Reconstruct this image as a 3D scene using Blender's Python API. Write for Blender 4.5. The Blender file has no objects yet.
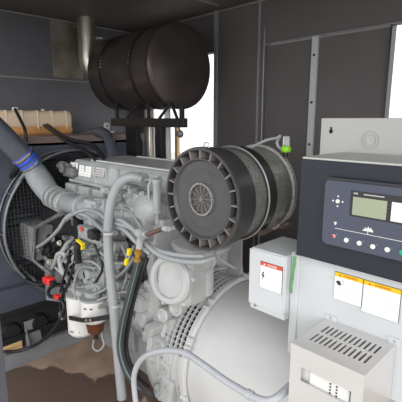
import bpy, bmesh, math, random
from mathutils import Vector, Matrix, Quaternion
random.seed(7)
SC = bpy.context.scene
COL = SC.collection
V = Vector
PI = math.pi

# ------------------------------------------------------------------ camera
FPX = 403.0; PITCH = math.radians(11.45); YAW = math.radians(44.6); EYE = 1.6
FW = V((-math.cos(YAW)*math.cos(PITCH), math.sin(YAW)*math.cos(PITCH), -math.sin(PITCH)))
RT = V((math.sin(YAW), math.cos(YAW), 0.0))
UP = RT.cross(FW)
CAM = V((0, 0, EYE))

def A(px, py, X=None, Y=None, Z=None):
    """world point where the sight line of a photo pixel meets a plane of the room"""
    d = FW + RT*((px-201)/FPX) - UP*((py-201)/FPX)
    if X is not None: t = X/d.x
    elif Y is not None: t = Y/d.y
    else: t = (Z-EYE)/d.z
    return CAM + d*t

def path(lst, Y=None, X=None):
    out = []
    for q in lst:
        yy = q[2] if len(q) > 2 else None
        if X is not None: out.append(A(q[0], q[1], X=yy if yy is not None else X))
        else: out.append(A(q[0], q[1], Y=yy if yy is not None else Y))
    return out

cd = bpy.data.cameras.new('camera'); co = bpy.data.objects.new('camera', cd); COL.objects.link(co)
cd.sensor_width = 36; cd.lens = 36*FPX/402; cd.clip_start = .02
m3 = Matrix((RT, UP, -FW)).transposed()
co.matrix_world = Matrix.Translation(CAM) @ m3.to_4x4()
SC.camera = co

# ------------------------------------------------------------------ materials
def rgb(r, g, b):
    f = lambda c: (c/255/12.92) if c/255 <= .04045 else ((c/255+.055)/1.055)**2.4
    return (f(r), f(g), f(b), 1)

def mat(name, c, rough=.5, metal=0., var=.08, scale=14., bump=0., c2=None, coat=0., trans=0., alpha=1., bscale=None):
    m = bpy.data.materials.new(name); m.use_nodes = True
    nt = m.node_tree; b = nt.nodes['Principled BSDF']
    tc = nt.nodes.new('ShaderNodeTexCoord')
    nz = nt.nodes.new('ShaderNodeTexNoise'); nz.inputs['Scale'].default_value = scale; nz.inputs['Detail'].default_value = 5
    nt.links.new(tc.outputs['Object'], nz.inputs['Vector'])
    rp = nt.nodes.new('ShaderNodeValToRGB')
    rp.color_ramp.elements[0].position = .35; rp.color_ramp.elements[1].position = .65
    a = c2 if c2 else tuple(x*(1-var) for x in c[:3])+(1,)
    d = c if c2 else tuple(min(1, x*(1+var)) for x in c[:3])+(1,)
    rp.color_ramp.elements[0].color = a; rp.color_ramp.elements[1].color = d
    nt.links.new(nz.outputs['Fac'], rp.inputs['Fac']); nt.links.new(rp.outputs['Color'], b.inputs['Base Color'])
    b.inputs['Roughness'].default_value = rough; b.inputs['Metallic'].default_value = metal
    b.inputs['Coat Weight'].default_value = coat
    b.inputs['Transmission Weight'].default_value = trans
    b.inputs['Alpha'].default_value = alpha
    if bump:
        bp = nt.nodes.new('ShaderNodeBump'); bp.inputs['Strength'].default_value = bump; bp.inputs['Distance'].default_value = .003
        n2 = nt.nodes.new('ShaderNodeTexNoise'); n2.inputs['Scale'].default_value = bscale or scale*8
        nt.links.new(tc.outputs['Object'], n2.inputs['Vector'])
        nt.links.new(n2.outputs['Fac'], bp.inputs['Height']); nt.links.new(bp.outputs['Normal'], b.inputs['Normal'])
    return m

M = {}
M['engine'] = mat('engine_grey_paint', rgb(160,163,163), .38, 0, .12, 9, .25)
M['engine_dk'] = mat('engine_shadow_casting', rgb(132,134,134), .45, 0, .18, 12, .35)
M['cast'] = mat('bare_casting', rgb(112,112,112), .45, .3, .3, 25, .4)
M['alt'] = mat('alternator_grey_paint', rgb(199,200,199), .33, 0, .03, 6, .06)
M['hous'] = mat('housing_grey_paint', rgb(180,182,181), .36, 0, .06, 8, .15)
M['elbow'] = mat('inlet_elbow_paint', rgb(138,143,146), .36, 0, .12, 8, .2)
M['wiremesh'] = mat('dull_guard_wire', rgb(66,68,72), .5, .2, .1, 20)
M['hoseg'] = mat('charcoal_hose_rubber', rgb(58,62,63), .4, 0, .12, 20, .1)
M['box'] = mat('cabinet_grey_paint', rgb(201,205,207), .35, 0, .02, 5, .03)
M['boxw'] = mat('rear_cabinet_paint', rgb(186,187,182), .5, 0, .02, 5, .03)
M['navy'] = mat('navy_powder_coat', rgb(31,34,47), .38, 0, .06, 30, .15, bscale=500)
M['bezel'] = mat('module_bezel', rgb(44,44,52), .32, 0, .04, 20)
M['fascia'] = mat('module_fascia', rgb(74,79,95), .4, 0, .03, 20)
M['lcd'] = mat('lcd_glass', rgb(158,166,140), .2, 0, .04, 8, coat=.4)
M['lcdframe'] = mat('lcd_surround', rgb(38,40,46), .2, 0, .03, 8, coat=.3)
M['white'] = mat('white_enamel', rgb(226,225,222), .35, 0, .02, 10)
M['paper'] = mat('white_label_paper', rgb(238,238,236), .5, 0, .01, 10)
M['graypaper'] = mat('grey_label_paper', rgb(190,190,188), .5, 0, .05, 60)
M['yellow'] = mat('yellow_sign_ink', rgb(246,196,20), .5, 0, .02, 10)
M['yellowp'] = mat('yellow_plastic', rgb(238,212,20), .35, 0, .03, 10)
M['orange'] = mat('orange_ink', rgb(196,98,30), .5, 0, .02, 10)
M['redink'] = mat('red_sign_ink', rgb(214,78,48), .5, 0, .02, 10)
M['redp'] = mat('red_plastic', rgb(226,48,44), .3, 0, .05, 10)
M['green'] = mat('green_tape', rgb(104,150,104), .6, 0, .12, 30)
M['lime'] = mat('lime_plastic', rgb(140,214,30), .3, 0, .04, 10)
M['greenbtn'] = mat('green_button', rgb(0,170,110), .35, 0, .02, 10)
M['black'] = mat('black_rubber', rgb(30,31,34), .42, 0, .15, 20, .1)
M['blackm'] = mat('black_painted_steel', rgb(34,33,35), .34, 0, .12, 10, .08)
M['ink'] = mat('dark_ink', rgb(50,50,55), .5, 0, .02, 10)
M['muffler'] = mat('muffler_black_paint', rgb(80,72,70), .28, .45, .15, 7, .08)
M['steel'] = mat('brushed_stainless', rgb(196,190,180), .34, .9, .08, 7, .1)
M['zinc'] = mat('perforated_zinc_sheet', rgb(212,210,208), .38, .3, .03, 9, .05)
M['sheet'] = mat('worn_zinc_sheet', rgb(172,166,156), .42, .75, .25, 6, .2, c2=rgb(134,124,112))
M['mesh'] = mat('filter_screen', rgb(150,148,143), .42, .5, .12, 30, .2)
M['fblack'] = mat('filter_black_plastic', rgb(58,57,58), .24, 0, .1, 14, .15)
M['fcap'] = mat('filter_cap_plastic', rgb(72,71,72), .4, 0, .08, 14, .15)
M['frib'] = mat('filter_rib_plastic', rgb(118,114,112), .4, 0, .06, 14)
M['fpaper'] = mat('filter_brown_media', rgb(92,76,66), .7, 0, .15, 40, .3)
M['radi'] = mat('radiator_slate_paint', rgb(72,77,88), .45, 0, .12, 8, .1)
M['pipegrey'] = mat('slate_intake_pipe', rgb(80,84,94), .3, 0, .12, 6, .1)
M['blue'] = mat('blue_silicone', rgb(52,88,205), .32, 0, .2, 40, .4)
M['teal'] = mat('teal_hose_end', rgb(70,112,112), .45, 0, .1, 20)
M['wire'] = mat('galvanised_wire', rgb(120,122,124), .4, .4, .1, 20)
M['brass'] = mat('brass', rgb(196,150,72), .3, .8, .12, 30, .2)
M['rust'] = mat('brown_steel', rgb(104,82,76), .45, .3, .2, 20, .2)
M['conduit'] = mat('grey_conduit', rgb(150,153,155), .36, 0, .05, 12, .05)
M['conduitw'] = mat('pale_conduit', rgb(178,181,186), .36, 0, .04, 12, .05)
M['amber'] = mat('amber_liquid', rgb(96,54,34), .25, 0, .1, 10, coat=.3)
M['tank'] = mat('translucent_tank', rgb(214,192,166), .35, 0, .06, 8, .1)
M['coolant'] = mat('orange_coolant', rgb(202,148,92), .3, 0, .12, 6)
M['dark'] = mat('dark_void_metal', rgb(26,27,30), .6, 0, .2, 12)
M['rad_top'] = mat('radiator_top_reflection', rgb(128,110,104), .45, 0, .12, 10, .1)  # brownish reflection painted into the top tank's colour
M['tan'] = mat('tan_plank', rgb(206,172,120), .6, 0, .12, 8)
M['frame'] = mat('base_frame_grey', rgb(120,122,124), .5, 0, .12, 6, .15)
M['postm'] = mat('door_post_slate', rgb(84,86,94), .45, 0, .05, 8)
M['clear'] = mat('clear_plastic', rgb(214,218,218), .15, 0, .02, 8, trans=.6)
M['stripe'] = mat('hose_stripe', rgb(112,140,132), .5, 0, .05, 8)
M['seam'] = mat('light_seam', rgb(150,150,150), .45, .3, .05, 8)
M['strip'] = mat('pale_steel_strip', rgb(192,194,192), .45, 0, .04, 8)

def panelmat(name, c, rough, n=.1):
    m = mat(name, c, rough, 0, n, 2.2, .12, bscale=160); return m
M['wall'] = panelmat('charcoal_wall_lining', rgb(94,89,89), .55)
M['ceil'] = panelmat('charcoal_roof_lining', rgb(98,91,88), .6)
M['wallend'] = panelmat('slate_end_wall_lining', rgb(92,90,95), .5)

def floor_mat():
    m = bpy.data.materials.new('damp_concrete_floor'); m.use_nodes = True
    nt = m.node_tree; b = nt.nodes['Principled BSDF']; L = nt.links.new
    tc = nt.nodes.new('ShaderNodeTexCoord')
    n1 = nt.nodes.new('ShaderNodeTexNoise'); n1.inputs['Scale'].default_value = 5; n1.inputs['Detail'].default_value = 8
    L(tc.outputs['Object'], n1.inputs['Vector'])
    r1 = nt.nodes.new('ShaderNodeValToRGB'); r1.color_ramp.elements[0].position=.3; r1.color_ramp.elements[1].position=.7
    r1.color_ramp.elements[0].color = rgb(148,122,104); r1.color_ramp.elements[1].color = rgb(186,162,142)
    L(n1.outputs['Fac'], r1.inputs['Fac'])
    # damp patch: blob field with a soft noisy edge
    n2 = nt.nodes.new('ShaderNodeTexNoise'); n2.inputs['Scale'].default_value = 4.5; n2.inputs['Detail'].default_value = 4
    L(tc.outputs['Object'], n2.inputs['Vector'])
    mx = nt.nodes.new('ShaderNodeVectorMath'); mx.operation='MULTIPLY_ADD'
    L(n2.outputs['Color'], mx.inputs[0]); mx.inputs[1].default_value=(.35,.35,0); L(tc.outputs['Object'], mx.inputs[2])
    prev=None
    for (cx,cy,rad) in PATCH:
        d = nt.nodes.new('ShaderNodeVectorMath'); d.operation='DISTANCE'
        L(mx.outputs[0], d.inputs[0]); d.inputs[1].default_value=(cx+.175,cy+.175,0)
        s = nt.nodes.new('ShaderNodeMath'); s.operation='SUBTRACT'; L(d.outputs['Value'], s.inputs[0]); s.inputs[1].default_value=rad
        if prev is None: prev=s
        else:
            k=nt.nodes.new('ShaderNodeMath'); k.operation='MINIMUM'; L(prev.outputs[0],k.inputs[0]); L(s.outputs[0],k.inputs[1]); prev=k
    r2 = nt.nodes.new('ShaderNodeMapRange'); r2.inputs['From Min'].default_value=-.012; r2.inputs['From Max'].default_value=.012
    L(prev.outputs[0], r2.inputs['Value'])
    mix = nt.nodes.new('ShaderNodeMix'); mix.data_type='RGBA'
    L(r2.outputs['Result'], mix.inputs['Factor']); mix.inputs[6].default_value = rgb(104,86,78); L(r1.outputs['Color'], mix.inputs[7])
    L(mix.outputs[2], b.inputs['Base Color'])
    r3 = nt.nodes.new('ShaderNodeMapRange'); r3.inputs['To Min'].default_value=.35; r3.inputs['To Max'].default_value=.75
    L(r2.outputs['Result'], r3.inputs['Value']); L(r3.outputs['Result'], b.inputs['Roughness'])
    return m

# ------------------------------------------------------------------ mesh builder
class MB:
    def __init__(s): s.bm = bmesh.new(); s.marks=[]
    def mark(s):
        s.marks.append(len(s.bm.faces))
    def _add(s, vs, fs, smooth=False):
        bv = [s.bm.verts.new(v) for v in vs]; out=[]
        for f in fs:
            try:
                ff = s.bm.faces.new([bv[i] for i in f]); ff.smooth = smooth; out.append(ff)
            except ValueError: pass
        return bv, out
    def box(s, c, d, R=None, bev=0.0, seg=2):
        t = bmesh.new(); bmesh.ops.create_cube(t, size=1)
        for v in t.verts: v.co = V((v.co.x*d[0], v.co.y*d[1], v.co.z*d[2]))
        if bev: bmesh.ops.bevel(t, geom=list(t.edges), offset=min(bev, min(d)*.45), segments=seg, affect='EDGES', profile=.5)
        mt = Matrix.Translation(V(c)) @ ((R.to_matrix().to_4x4() if isinstance(R, Quaternion) else R.to_4x4()) if R is not None else Matrix.Identity(4))
        t.transform(mt); s.merge(t); return s
    def bx(s, a, b, bev=0.0):
        a, b = V(a), V(b)
        return s.box((a+b)/2, (abs(b.x-a.x), abs(b.y-a.y), abs(b.z-a.z)), bev=bev)
    def merge(s, t):
        s.mark(); me = bpy.data.meshes.new('t'); t.to_mesh(me); t.free(); s.bm.from_mesh(me); bpy.data.meshes.remove(me)
    def lathe(s, o, ax, prof, seg=32, smooth=True, a0=0., a1=2*PI, capends=True, sharp=True):
        """prof: list of (radius, height along axis)"""
        s.mark(); o = V(o); ax = V(ax).normalized()
        ref = V((0,0,1)) if abs(ax.z) < .9 else V((1,0,0))
        e1 = (ref - ax*ref.dot(ax)).normalized(); e2 = ax.cross(e1)
        full = abs((a1-a0)-2*PI) < 1e-5; n = seg if full else seg+1
        vs=[]; fs=[]
        P2 = []
        for i,(r,h) in enumerate(prof):
            P2.append((r,h))
            if sharp and 0 < i < len(prof)-1: P2.append((r,h))
        if not (sharp and len(prof) > 2): P2 = list(prof)
        segs = []
        if sharp and len(prof) > 2:
            segs = [(2*i, 2*i+1) for i in range(len(prof)-1)]
        else: segs = [(i,i+1) for i in range(len(P2)-1)]
        for r,h in P2:
            for k in range(n):
                a = a0+(a1-a0)*k/seg
                vs.append(o + ax*h + (e1*math.cos(a)+e2*math.sin(a))*max(r,1e-5))
        for i,j in segs:
            for k in range(seg):
                k2 = (k+1)%n if full else k+1
                fs.append((i*n+k, i*n+k2, j*n+k2, j*n+k))
        s._add(vs, fs, smooth); return s
    def cyl(s, p0, p1, r, r1=None, seg=20, bev=0.):
        p0, p1 = V(p0), V(p1); L=(p1-p0).length; r1 = r if r1 is None else r1
        if bev: pr=[(0,0),(r-bev,0),(r,bev),(r1,L-bev),(r1-bev,L),(0,L)]
        else: pr=[(0,0),(r,0),(r1,L),(0,L)]
        return s.lathe(p0, p1-p0, pr, seg)
    def tube(s, pts, r, seg=10, n=8, caps=True, rib=None, smoothpath=True):
        s.mark(); pts=[V(p) for p in pts]
        if smoothpath and len(pts) > 2:
            q=[]; P=[pts[0]*2-pts[1]]+pts+[pts[-1]*2-pts[-2]]
            for i in range(1,len(P)-2):
                for k in range(n):
                    t=k/n; a,b,c,d=P[i-1],P[i],P[i+1],P[i+2]
                    q.append(.5*((2*b)+(c-a)*t+(2*a-5*b+4*c-d)*t*t+(3*b-a-3*c+d)*t**3))
            q.append(pts[-1]); pts=q
        elif rib:
            q=[]
            for a,b in zip(pts,pts[1:]):
                for k in range(n): q.append(a.lerp(b,k/n))
            q.append(pts[-1]); pts=q
        N=len(pts); tang=[(pts[min(i+1,N-1)]-pts[max(i-1,0)]).normalized() for i in range(N)]
        ref=V((0,0,1)) if abs(tang[0].z)<.9 else V((1,0,0))
        nrm=(ref-tang[0]*ref.dot(tang[0])).normalized(); vs=[]; fs=[]
        for i in range(N):
            nrm=(nrm-tang[i]*nrm.dot(tang[i])).normalized(); bn=tang[i].cross(nrm)
            rr = r(i/(N-1)) if callable(r) else r
            if rib: rr*= 1+rib*(1 if i%2 else -1)
            for k in range(seg):
                a=2*PI*k/seg; vs.append(pts[i]+(nrm*math.cos(a)+bn*math.sin(a))*rr)
        for i in range(N-1):
            for k in range(seg): fs.append((i*seg+k,i*seg+(k+1)%seg,(i+1)*seg+(k+1)%seg,(i+1)*seg+k))
        s._add(vs,fs,True)
        if caps:
            s._add(vs[:seg],[tuple(range(seg))[::-1]]); s._add(vs[-seg:],[tuple(range(seg))])
        return s
    def prism(s, pts, d, bev=0.):
        """pts: planar polygon (3-D), extruded by vector d"""
        t=bmesh.new(); vs=[t.verts.new(V(p)) for p in pts]; f=t.faces.new(vs)
        e=bmesh.ops.extrude_face_region(t,geom=[f]); bmesh.ops.translate(t,vec=V(d),verts=[v for v in e['geom'] if isinstance(v,bmesh.types.BMVert)])
        bmesh.ops.recalc_face_normals(t,faces=t.faces)
        if bev: bmesh.ops.bevel(t,geom=list(t.edges),offset=bev,segments=2,affect='EDGES',profile=.5)
        s.merge(t); return s
    def quad(s,a,b,c,d): s._add([V(a),V(b),V(c),V(d)],[(0,1,2,3)]); return s
    def build(s, name, m, parent=None, recalc=False):
        if recalc: bmesh.ops.recalc_face_normals(s.bm, faces=s.bm.faces)
        me=bpy.data.meshes.new(name); s.bm.to_mesh(me); s.bm.free()
        me.materials.append(M[m] if isinstance(m,str) else m)
        o=bpy.data.objects.new(name,me); COL.objects.link(o)
        if parent is not None:
            o.parent=parent
            w=V((0,0,0)); q=parent
            while q is not None: w+=q.location; q=q.parent
            me.transform(Matrix.Translation(-w))
        else:
            # put the origin at the thing's base
            xs=[v.co for v in me.vertices]
            lo=V((min(v.x for v in xs),min(v.y for v in xs),min(v.z for v in xs))); hi=V((max(v.x for v in xs),max(v.y for v in xs),max(v.z for v in xs)))
            c=V(((lo.x+hi.x)/2,(lo.y+hi.y)/2,lo.z)); me.transform(Matrix.Translation(-c)); o.location=c
        return o
    def each(s, name, m, parent, merge=1):
        """one object per primitive added (merge: how many primitives make one piece)"""
        s.bm.verts.index_update(); s.bm.faces.ensure_lookup_table(); st_=s.marks+[len(s.bm.faces)]; out=[]
        st_=st_[:-1][::merge]+[st_[-1]]
        for a,b in zip(st_,st_[1:]):
            q=MB(); mp={}
            for f in list(s.bm.faces)[a:b]:
                vs=[]
                for v in f.verts:
                    if v.index not in mp or mp[v.index][0] is not v: mp[v.index]=(v,q.bm.verts.new(v.co))
                    vs.append(mp[v.index][1])
                try: g=q.bm.faces.new(vs); g.smooth=f.smooth
                except ValueError: pass
            out.append(q.build(name,m,parent))
        s.bm.free(); return out

def thing(name, label, cat, loc, group=None):
    o=bpy.data.objects.new(name,None); COL.objects.link(o); o.location=loc; o.empty_display_size=.05
    o['label']=label; o['category']=cat
    if group: o['group']=group
    return o
def tag(o, label, cat, group=None):
    o['label']=label; o['category']=cat
    if group: o['group']=group
    return o
def st(o): o['kind']='structure'; return o

def text(name, body, size, origin, xdir, ydir, m, parent, depth=.0004, align='LEFT'):
    c=bpy.data.curves.new('t','FONT'); c.body=body; c.size=size; c.extrude=depth; c.align_x=align; c.align_y='CENTER'; c.resolution_u=3
    t=bpy.data.objects.new('t',c); COL.objects.link(t)
    dg=bpy.context.evaluated_depsgraph_get(); me=bpy.data.meshes.new_from_object(t.evaluated_get(dg))
    bpy.data.objects.remove(t); bpy.data.curves.remove(c)
    x=V(xdir).normalized(); z=x.cross(V(ydir)).normalized(); y=z.cross(x)
    me.transform(Matrix.Translation(V(origin)) @ Matrix((x,y,z)).transposed().to_4x4())
    w=V((0,0,0)); q=parent
    while q is not None: w+=q.location; q=q.parent
    me.transform(Matrix.Translation(-w)); me.materials.clear(); me.materials.append(M[m])
    o=bpy.data.objects.new(name,me); COL.objects.link(o); o.parent=parent
    return o

def bolt(mb, p, ax, r=.006, h=.006):
    mb.lathe(p, ax, [(0,0),(r*1.5,0),(r*1.5,h*.25),(r,h*.25),(r,h),(0,h)], 6, smooth=False)

XDIR=V((1,0,0)); ZDIR=V((0,0,1))

# ================================================================== SETTING
XE=-3.1; YB=2.22; ZC=2.352; YF=.36
PATCH=[]
for (cx,cy,ex,ey) in ((-10,440,52,366),(45,430,88,382),(118,385,104,372),(150,372,128,360),(170,402,140,395)):
    p=A(cx,cy,Z=0); q=A(ex,ey,Z=0); PATCH.append((p.x,p.y,(p-q).length))
M['floor']=floor_mat()
fl=st(MB().bx((XE-.05,-.2,-.08),(1.2,YB+.06,0)).build('floor',M['floor']))
# floor material uses object space: keep origin at world zero
fl.data.transform(Matrix.Translation(fl.location)); fl.location=(0,0,0)
st(MB().bx((XE-.05,YF-.06,ZC),(1.2,YB+.06,ZC+.05)).build('ceiling','ceil'))
st(MB().bx((XE-.05,YF-.06,0),(XE,YB+.06,ZC)).build('wall_left','wallend'))
# unseen near wall, cut back to let in daylight; lintel above the photographer's doorway
w=MB(); w.bx((XE,YF-.06,0),(-2.85,YF,ZC)); w.bx((-2.85,YF-.06,2.26),(1.2,YF,ZC))
st(w.build('wall_front','wall'))
# far long wall with two door openings
OX0,OX1=-2.92,-2.10; DZ=2.075; RX=-.866
w=MB()
w.bx((XE,YB,0),(OX0,YB+.06,ZC)); w.bx((OX0,YB,DZ),(1.2,YB+.06,ZC)); w.bx((OX1,YB,0),(-1.665,YB+.06,DZ))
w.bx((-.0,YB,0),(1.2,YB+.06,DZ))
st(w.build('wall_back','wall'))
# door leaves closing the middle of the far wall
st(MB().bx((-1.655,YB+.012,0),(-1.322,YB+.045,DZ-.01)).build('door_1','wall'))
st(MB().bx((-1.283,YB+.012,0),(RX-.012,YB+.045,DZ-.01)).build('door_2','wall'))
d=st(MB().bx((-1.321,YB-.006,0),(-1.284,YB+.05,DZ-.001)).build('trim_1','strip'))
r_=MB()
for z in (1.2,1.45,1.7,1.97): bolt(r_,(-1.303,YB-.006,z),(0,-1,0),.006,.004)
r_.each('rivet','ink',d)
# corner trims and seams
st(MB().bx((OX1-.008,YB-.012,0),(OX1+.022,YB+.064,ZC-.001)).build('trim_2','seam'))
st(MB().bx((-1.716,YB-.008,0),(-1.702,YB+.02,ZC-.001)).build('trim_3','seam'))
t=MB().tube([(-1.668,YB-.004,0),(-1.668,YB-.004,DZ-.045),(-1.66,YB-.004,DZ-.015),(-1.63,YB-.004,DZ),(-1.59,YB-.004,DZ),(-1.5,YB-.004,DZ),(-1.2,YB-.004,DZ),(0,YB-.004,DZ),(1.19,YB-.004,DZ)],.0048,8,5)
st(t.build('trim_4','seam'))
st(MB().bx((RX-.010,YB-.006,0),(RX+.000,YB+.05,DZ-.001)).build('trim_5','blackm'))
st(MB().tube([(XE+.006,YF,ZC-.012),(XE+.006,YB-.006,ZC-.012)],.006,8).build('trim_6','seam'))
st(MB().tube([(XE+.012,YB-.006,ZC-.012),(1.19,YB-.006,ZC-.012)],.006,8).build('trim_7','seam'))
p=A(222,6,Z=ZC); st(MB().bx((p.x-.006,YF,ZC-.007),(p.x+.006,YB-.1,ZC-.0005)).build('trim_8','seam'))
# horizontal panel joint on the end wall
st(MB().bx((XE,YF,1.895),(XE+.004,YB-.2,1.903)).build('trim_9','seam'))
# jamb of tan timber and frame of the left far opening
st(MB().bx((-2.93,YB-.006,0),(-2.90,YB+.06,DZ)).build('trim_10','blackm'))
p=A(174,150,Y=YB); st(MB().bx((p.x-.012,YB+.02,0),(p.x+.016,YB+.05,1.56)).build('trim_13','tan'))
# near door post at the left border of the view
p=A(1.5,330,Y=YF+.02)
st(MB().bx((p.x-.10,YF-.06,.001),(p.x,YF+.02,1.02),.003).build('trim_11','postm'))
# ground outside
g=MB().bx((-16,-12,-.12),(14,16,-.081)).build('ground_outside',mat('pale_outdoor_concrete',rgb(196,194,188),.8,0,.08,2))
st(g)

# ================================================================== END-WALL ITEMS
# zinc sheet behind exhaust pipe
a=A(49.5,18,X=XE+.006); b=A(80,79,X=XE+.006)
sh=thing('heat_shield_sheet','worn zinc heat shield sheet fixed high on the end wall behind exhaust pipe','metal sheet',(XE+.006,(a.y+b.y)/2,b.z))
MB().bx((XE+.001,a.y,b.z),(XE+.006,b.y+.03,a.z-.01),.001).build('sheet','sheet',sh)
m=MB()
for yy in (a.y+.02,b.y-.02):
    for zz in (b.z+.02,a.z-.03): bolt(m,(XE+.006,yy,zz),(1,0,0),.006,.004)
m.each('rivet','steel',sh)

# white box low on the end wall
a=A(113.5,140,X=XE+.02); b=A(125.5,164,X=XE+.02)
wb=thing('white_wall_box','white box on end wall left of the muffler stand','junction box',(XE,(a.y+b.y)/2,b.z-.12))
MB().bx((XE+.001,a.y,b.z-.12),(XE+.03,b.y,a.z),.004).build('housing','white',wb)
m=MB()
for zz in (b.z-.1,a.z-.02): bolt(m,(XE+.03,a.y+.015,zz),(1,0,0),.004,.003)
m.each('screw','steel',wb)

# ---- exhaust muffler
MX0,MX1,MY,MZ,MR=-2.76,-2.0,1.80,1.93,.262
mu=thing('exhaust_muffler','large glossy black drum muffler under the roof on a black steel stand','muffler',(-2.35,MY,MZ-MR))
MB().lathe((MX0,MY,MZ),(1,0,0),[(0,0),(MR-.05,0),(MR-.02,.012),(MR,.04),(MR,MX1-MX0-.03)],64,sharp=False).build('body','muffler',mu)
MB().lathe((MX0,MY,MZ),(1,0,0),[(MR,MX1-MX0-.03),(MR+.004,MX1-MX0-.03),(MR+.004,MX1-MX0-.006),(MR-.004,MX1-MX0),(MR-.03,MX1-MX0+.004),(MR*.6,MX1-MX0+.016),(0,MX1-MX0+.02)],64,sharp=False).build('end_cap','muffler',mu)
for x in (-2.56,-2.20):
    MB().lathe((x-.012,MY,MZ),(1,0,0),[(MR-.002,0),(MR+.004,0),(MR+.004,.024),(MR-.002,.024)],64).build('strap','blackm',mu)
m0=(( -2.50,),( -2.22,))
for (px,py) in ((101,63),(130,58)):
    # rivet rows on the camera side of the drum
    m=MB()
    for dz in (-.03,-.008,.014,.036):
        best=None
        pt=A(px,py,Y=MY-MR*.95)
        ang=math.asin(max(-1,min(1,(pt.z+dz-MZ)/MR)))
        bolt(m,(pt.x,MY-MR*math.cos(ang),MZ+MR*math.sin(ang)),(0,-math.cos(ang),math.sin(ang)),.007,.005)
    m.each('rivet','steel',mu)
# ---- exhaust outlet pipe
tp=A(86,22,X=-2.93)
ep=thing('exhaust_outlet_pipe','tall steel exhaust pipe bending from the roof into the muffler','exhaust pipe',(tp.x,tp.y,1.8))
R0=.066
MB().tube([(tp.x,tp.y,ZC-.002),(tp.x,tp.y,2.2),(tp.x,tp.y,2.04),(tp.x+.01,tp.y+.03,1.96),(tp.x+.05,tp.y+.10,1.90),(tp.x+.11,tp.y+.19,1.885),(MX0-.002,MY-.04,1.885)],R0,28,8).build('pipe','steel',ep)
MB().lathe((tp.x,tp.y,2.20),(0,0,1),[(R0,0),(R0+.006,0),(R0+.006,.016),(R0,.016)],32).build('clamp','steel',ep)
m=MB(); c=V((tp.x+.05,tp.y+.055,2.208)); m.cyl(c,c+V((.03,.035,0)),.007,seg=10); m.box(c,(.02,.02,.022),bev=.002); m.build('clamp_bolt','steel',ep)

# ---- muffler stand
sd=thing('muffler_stand','black steel frame with legs that carries the muffler','stand',(-2.35,MY,0))
TZ=1.607; yF=MY-.15
bx0=A(113,122,Y=yF).x; bx1=A(185.5,122,Y=yF).x
m=MB()
bx2=A(184,122,Y=MY+.15).x
m.bx((bx0,MY-.168,TZ-.055),(bx1,MY-.132,TZ),.002); m.bx((bx0,MY+.132,TZ-.055),(bx2,MY+.168,TZ),.002)
for xx in (bx0+.02,(bx0+bx2)/2,bx2-.02): m.bx((xx-.018,MY-.15,TZ-.052),(xx+.018,MY+.15,TZ-.002),.002)
m.build('top_frame','blackm',sd)
for px in (117,148.5,181.5):
    xx=A(px,110,Y=yF).x
    m=MB()
    for s_ in ((-1,1) if px<180 else (-1,)):
        y0=MY+s_*.15; zt=MZ-math.sqrt(MR**2-.15**2)
        m.bx((xx-.014,y0-.006,TZ-.001),(xx+.014,y0+.006,zt+.006))
    m.each('saddle','blackm',sd)
for px in (126,158,176):
    a=A(px,117,Y=yF+.01); d2=.10 if px<176 else -.08
    MB().tube([V((a.x,yF+.02,TZ-.002)),V((a.x+d2,yF+.04,TZ+.10))],.010,8).build('brace','blackm',sd)
for (px,w_) in ((133.5,.125),(160.5,.06)):
    for yy in (yF,MY+.15):
        xx=A(px,140,Y=yy).x
        MB().bx((xx-w_/2,yy-.02,0.001),(xx+w_/2,yy+.02,TZ-.054),.002).build('leg','blackm',sd)
# shiny exhaust riser behind the stand leg
c=A(150,145,Y=1.86)
er=thing('pale_upright','bright stainless exhaust riser behind the muffler stand leg','exhaust pipe',(c.x,c.y,.9))
MB().cyl((c.x,c.y,.001),(c.x,c.y,MZ-MR+.012),.040,seg=28).build('pipe','steel',er)
m=MB(); m.lathe((c.x,c.y,1.50),(0,0,1),[(.040,0),(.044,0),(.044,.03),(.040,.03)],28); m.build('collar','steel',er)
c2=A(168,145,Y=1.88)
doorway_col=thing('pale_upright','slim white column added right of the bright exhaust riser, for the white doorway','exhaust pipe',(c2.x,c2.y,.9))
MB().cyl((c2.x,c2.y,.001),(c2.x,c2.y,MZ-MR+.012),.022,seg=24).build('pipe','white',doorway_col)  # white cylinder added for the bright doorway column beyond the stand
c=A(179.5,134,Y=MY-.15)
kn=thing('drain_valve','small round dark drain valve hanging from the right end of the muffler stand','valve',(c.x,c.y,c.z-.02))
MB().lathe(c+V((0,.01,0)),(0.3,-1,0),[(0,0),(.02,0),(.024,.006),(.022,.016),(.012,.022),(0,.024)],20,sharp=False).build('handwheel','cast',kn)
MB().cyl(c+V((-.004,.012,.0)),(c.x-.01,c.y+.005,TZ-.053),.006,seg=10).build('stem','cast',kn)

# ---- expansion tank on radiator top / end wall
a=A(-6,113,X=-2.86); b=A(74,134,X=-2.86); zt=A(60,111,X=-2.86).z
tk=thing('expansion_tank','long translucent coolant expansion tank with amber coolant above the radiator','coolant tank',(-2.92,(a.y+b.y)/2,b.z))
y0,y1=a.y,b.y; zl=A(60,123,X=-2.86).z; zb=b.z-.005
zm=(zt+zb)/2; yl=y1-.0
def bodyprof(mm,z0,z1,k):
    c=V((-2.93,(y0+y1)/2,(z0+z1)/2)); mm.box(c,(.15,y1-y0,z1-z0),bev=k,seg=4)
m=MB(); bodyprof(m,zb+.045,zt,.035)
for i in range(5):
    yy=y0+(y1-y0)*(i+.7)/5.2; m.box((-2.93,yy,(zb+.045+zt)/2),(.156,.012,zt-zb-.04),bev=.005)
m.build('tank_upper','tank',tk)
m=MB(); bodyprof(m,zb,zb+.075,.030)
m.build('tank_lower','coolant',tk)
c=A(15,109,X=-2.93); MB().cyl((c.x,c.y,zt-.004),(c.x,c.y,zt+.022),.02,seg=20,bev=.003).build('filler_cap','white',tk)
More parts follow.
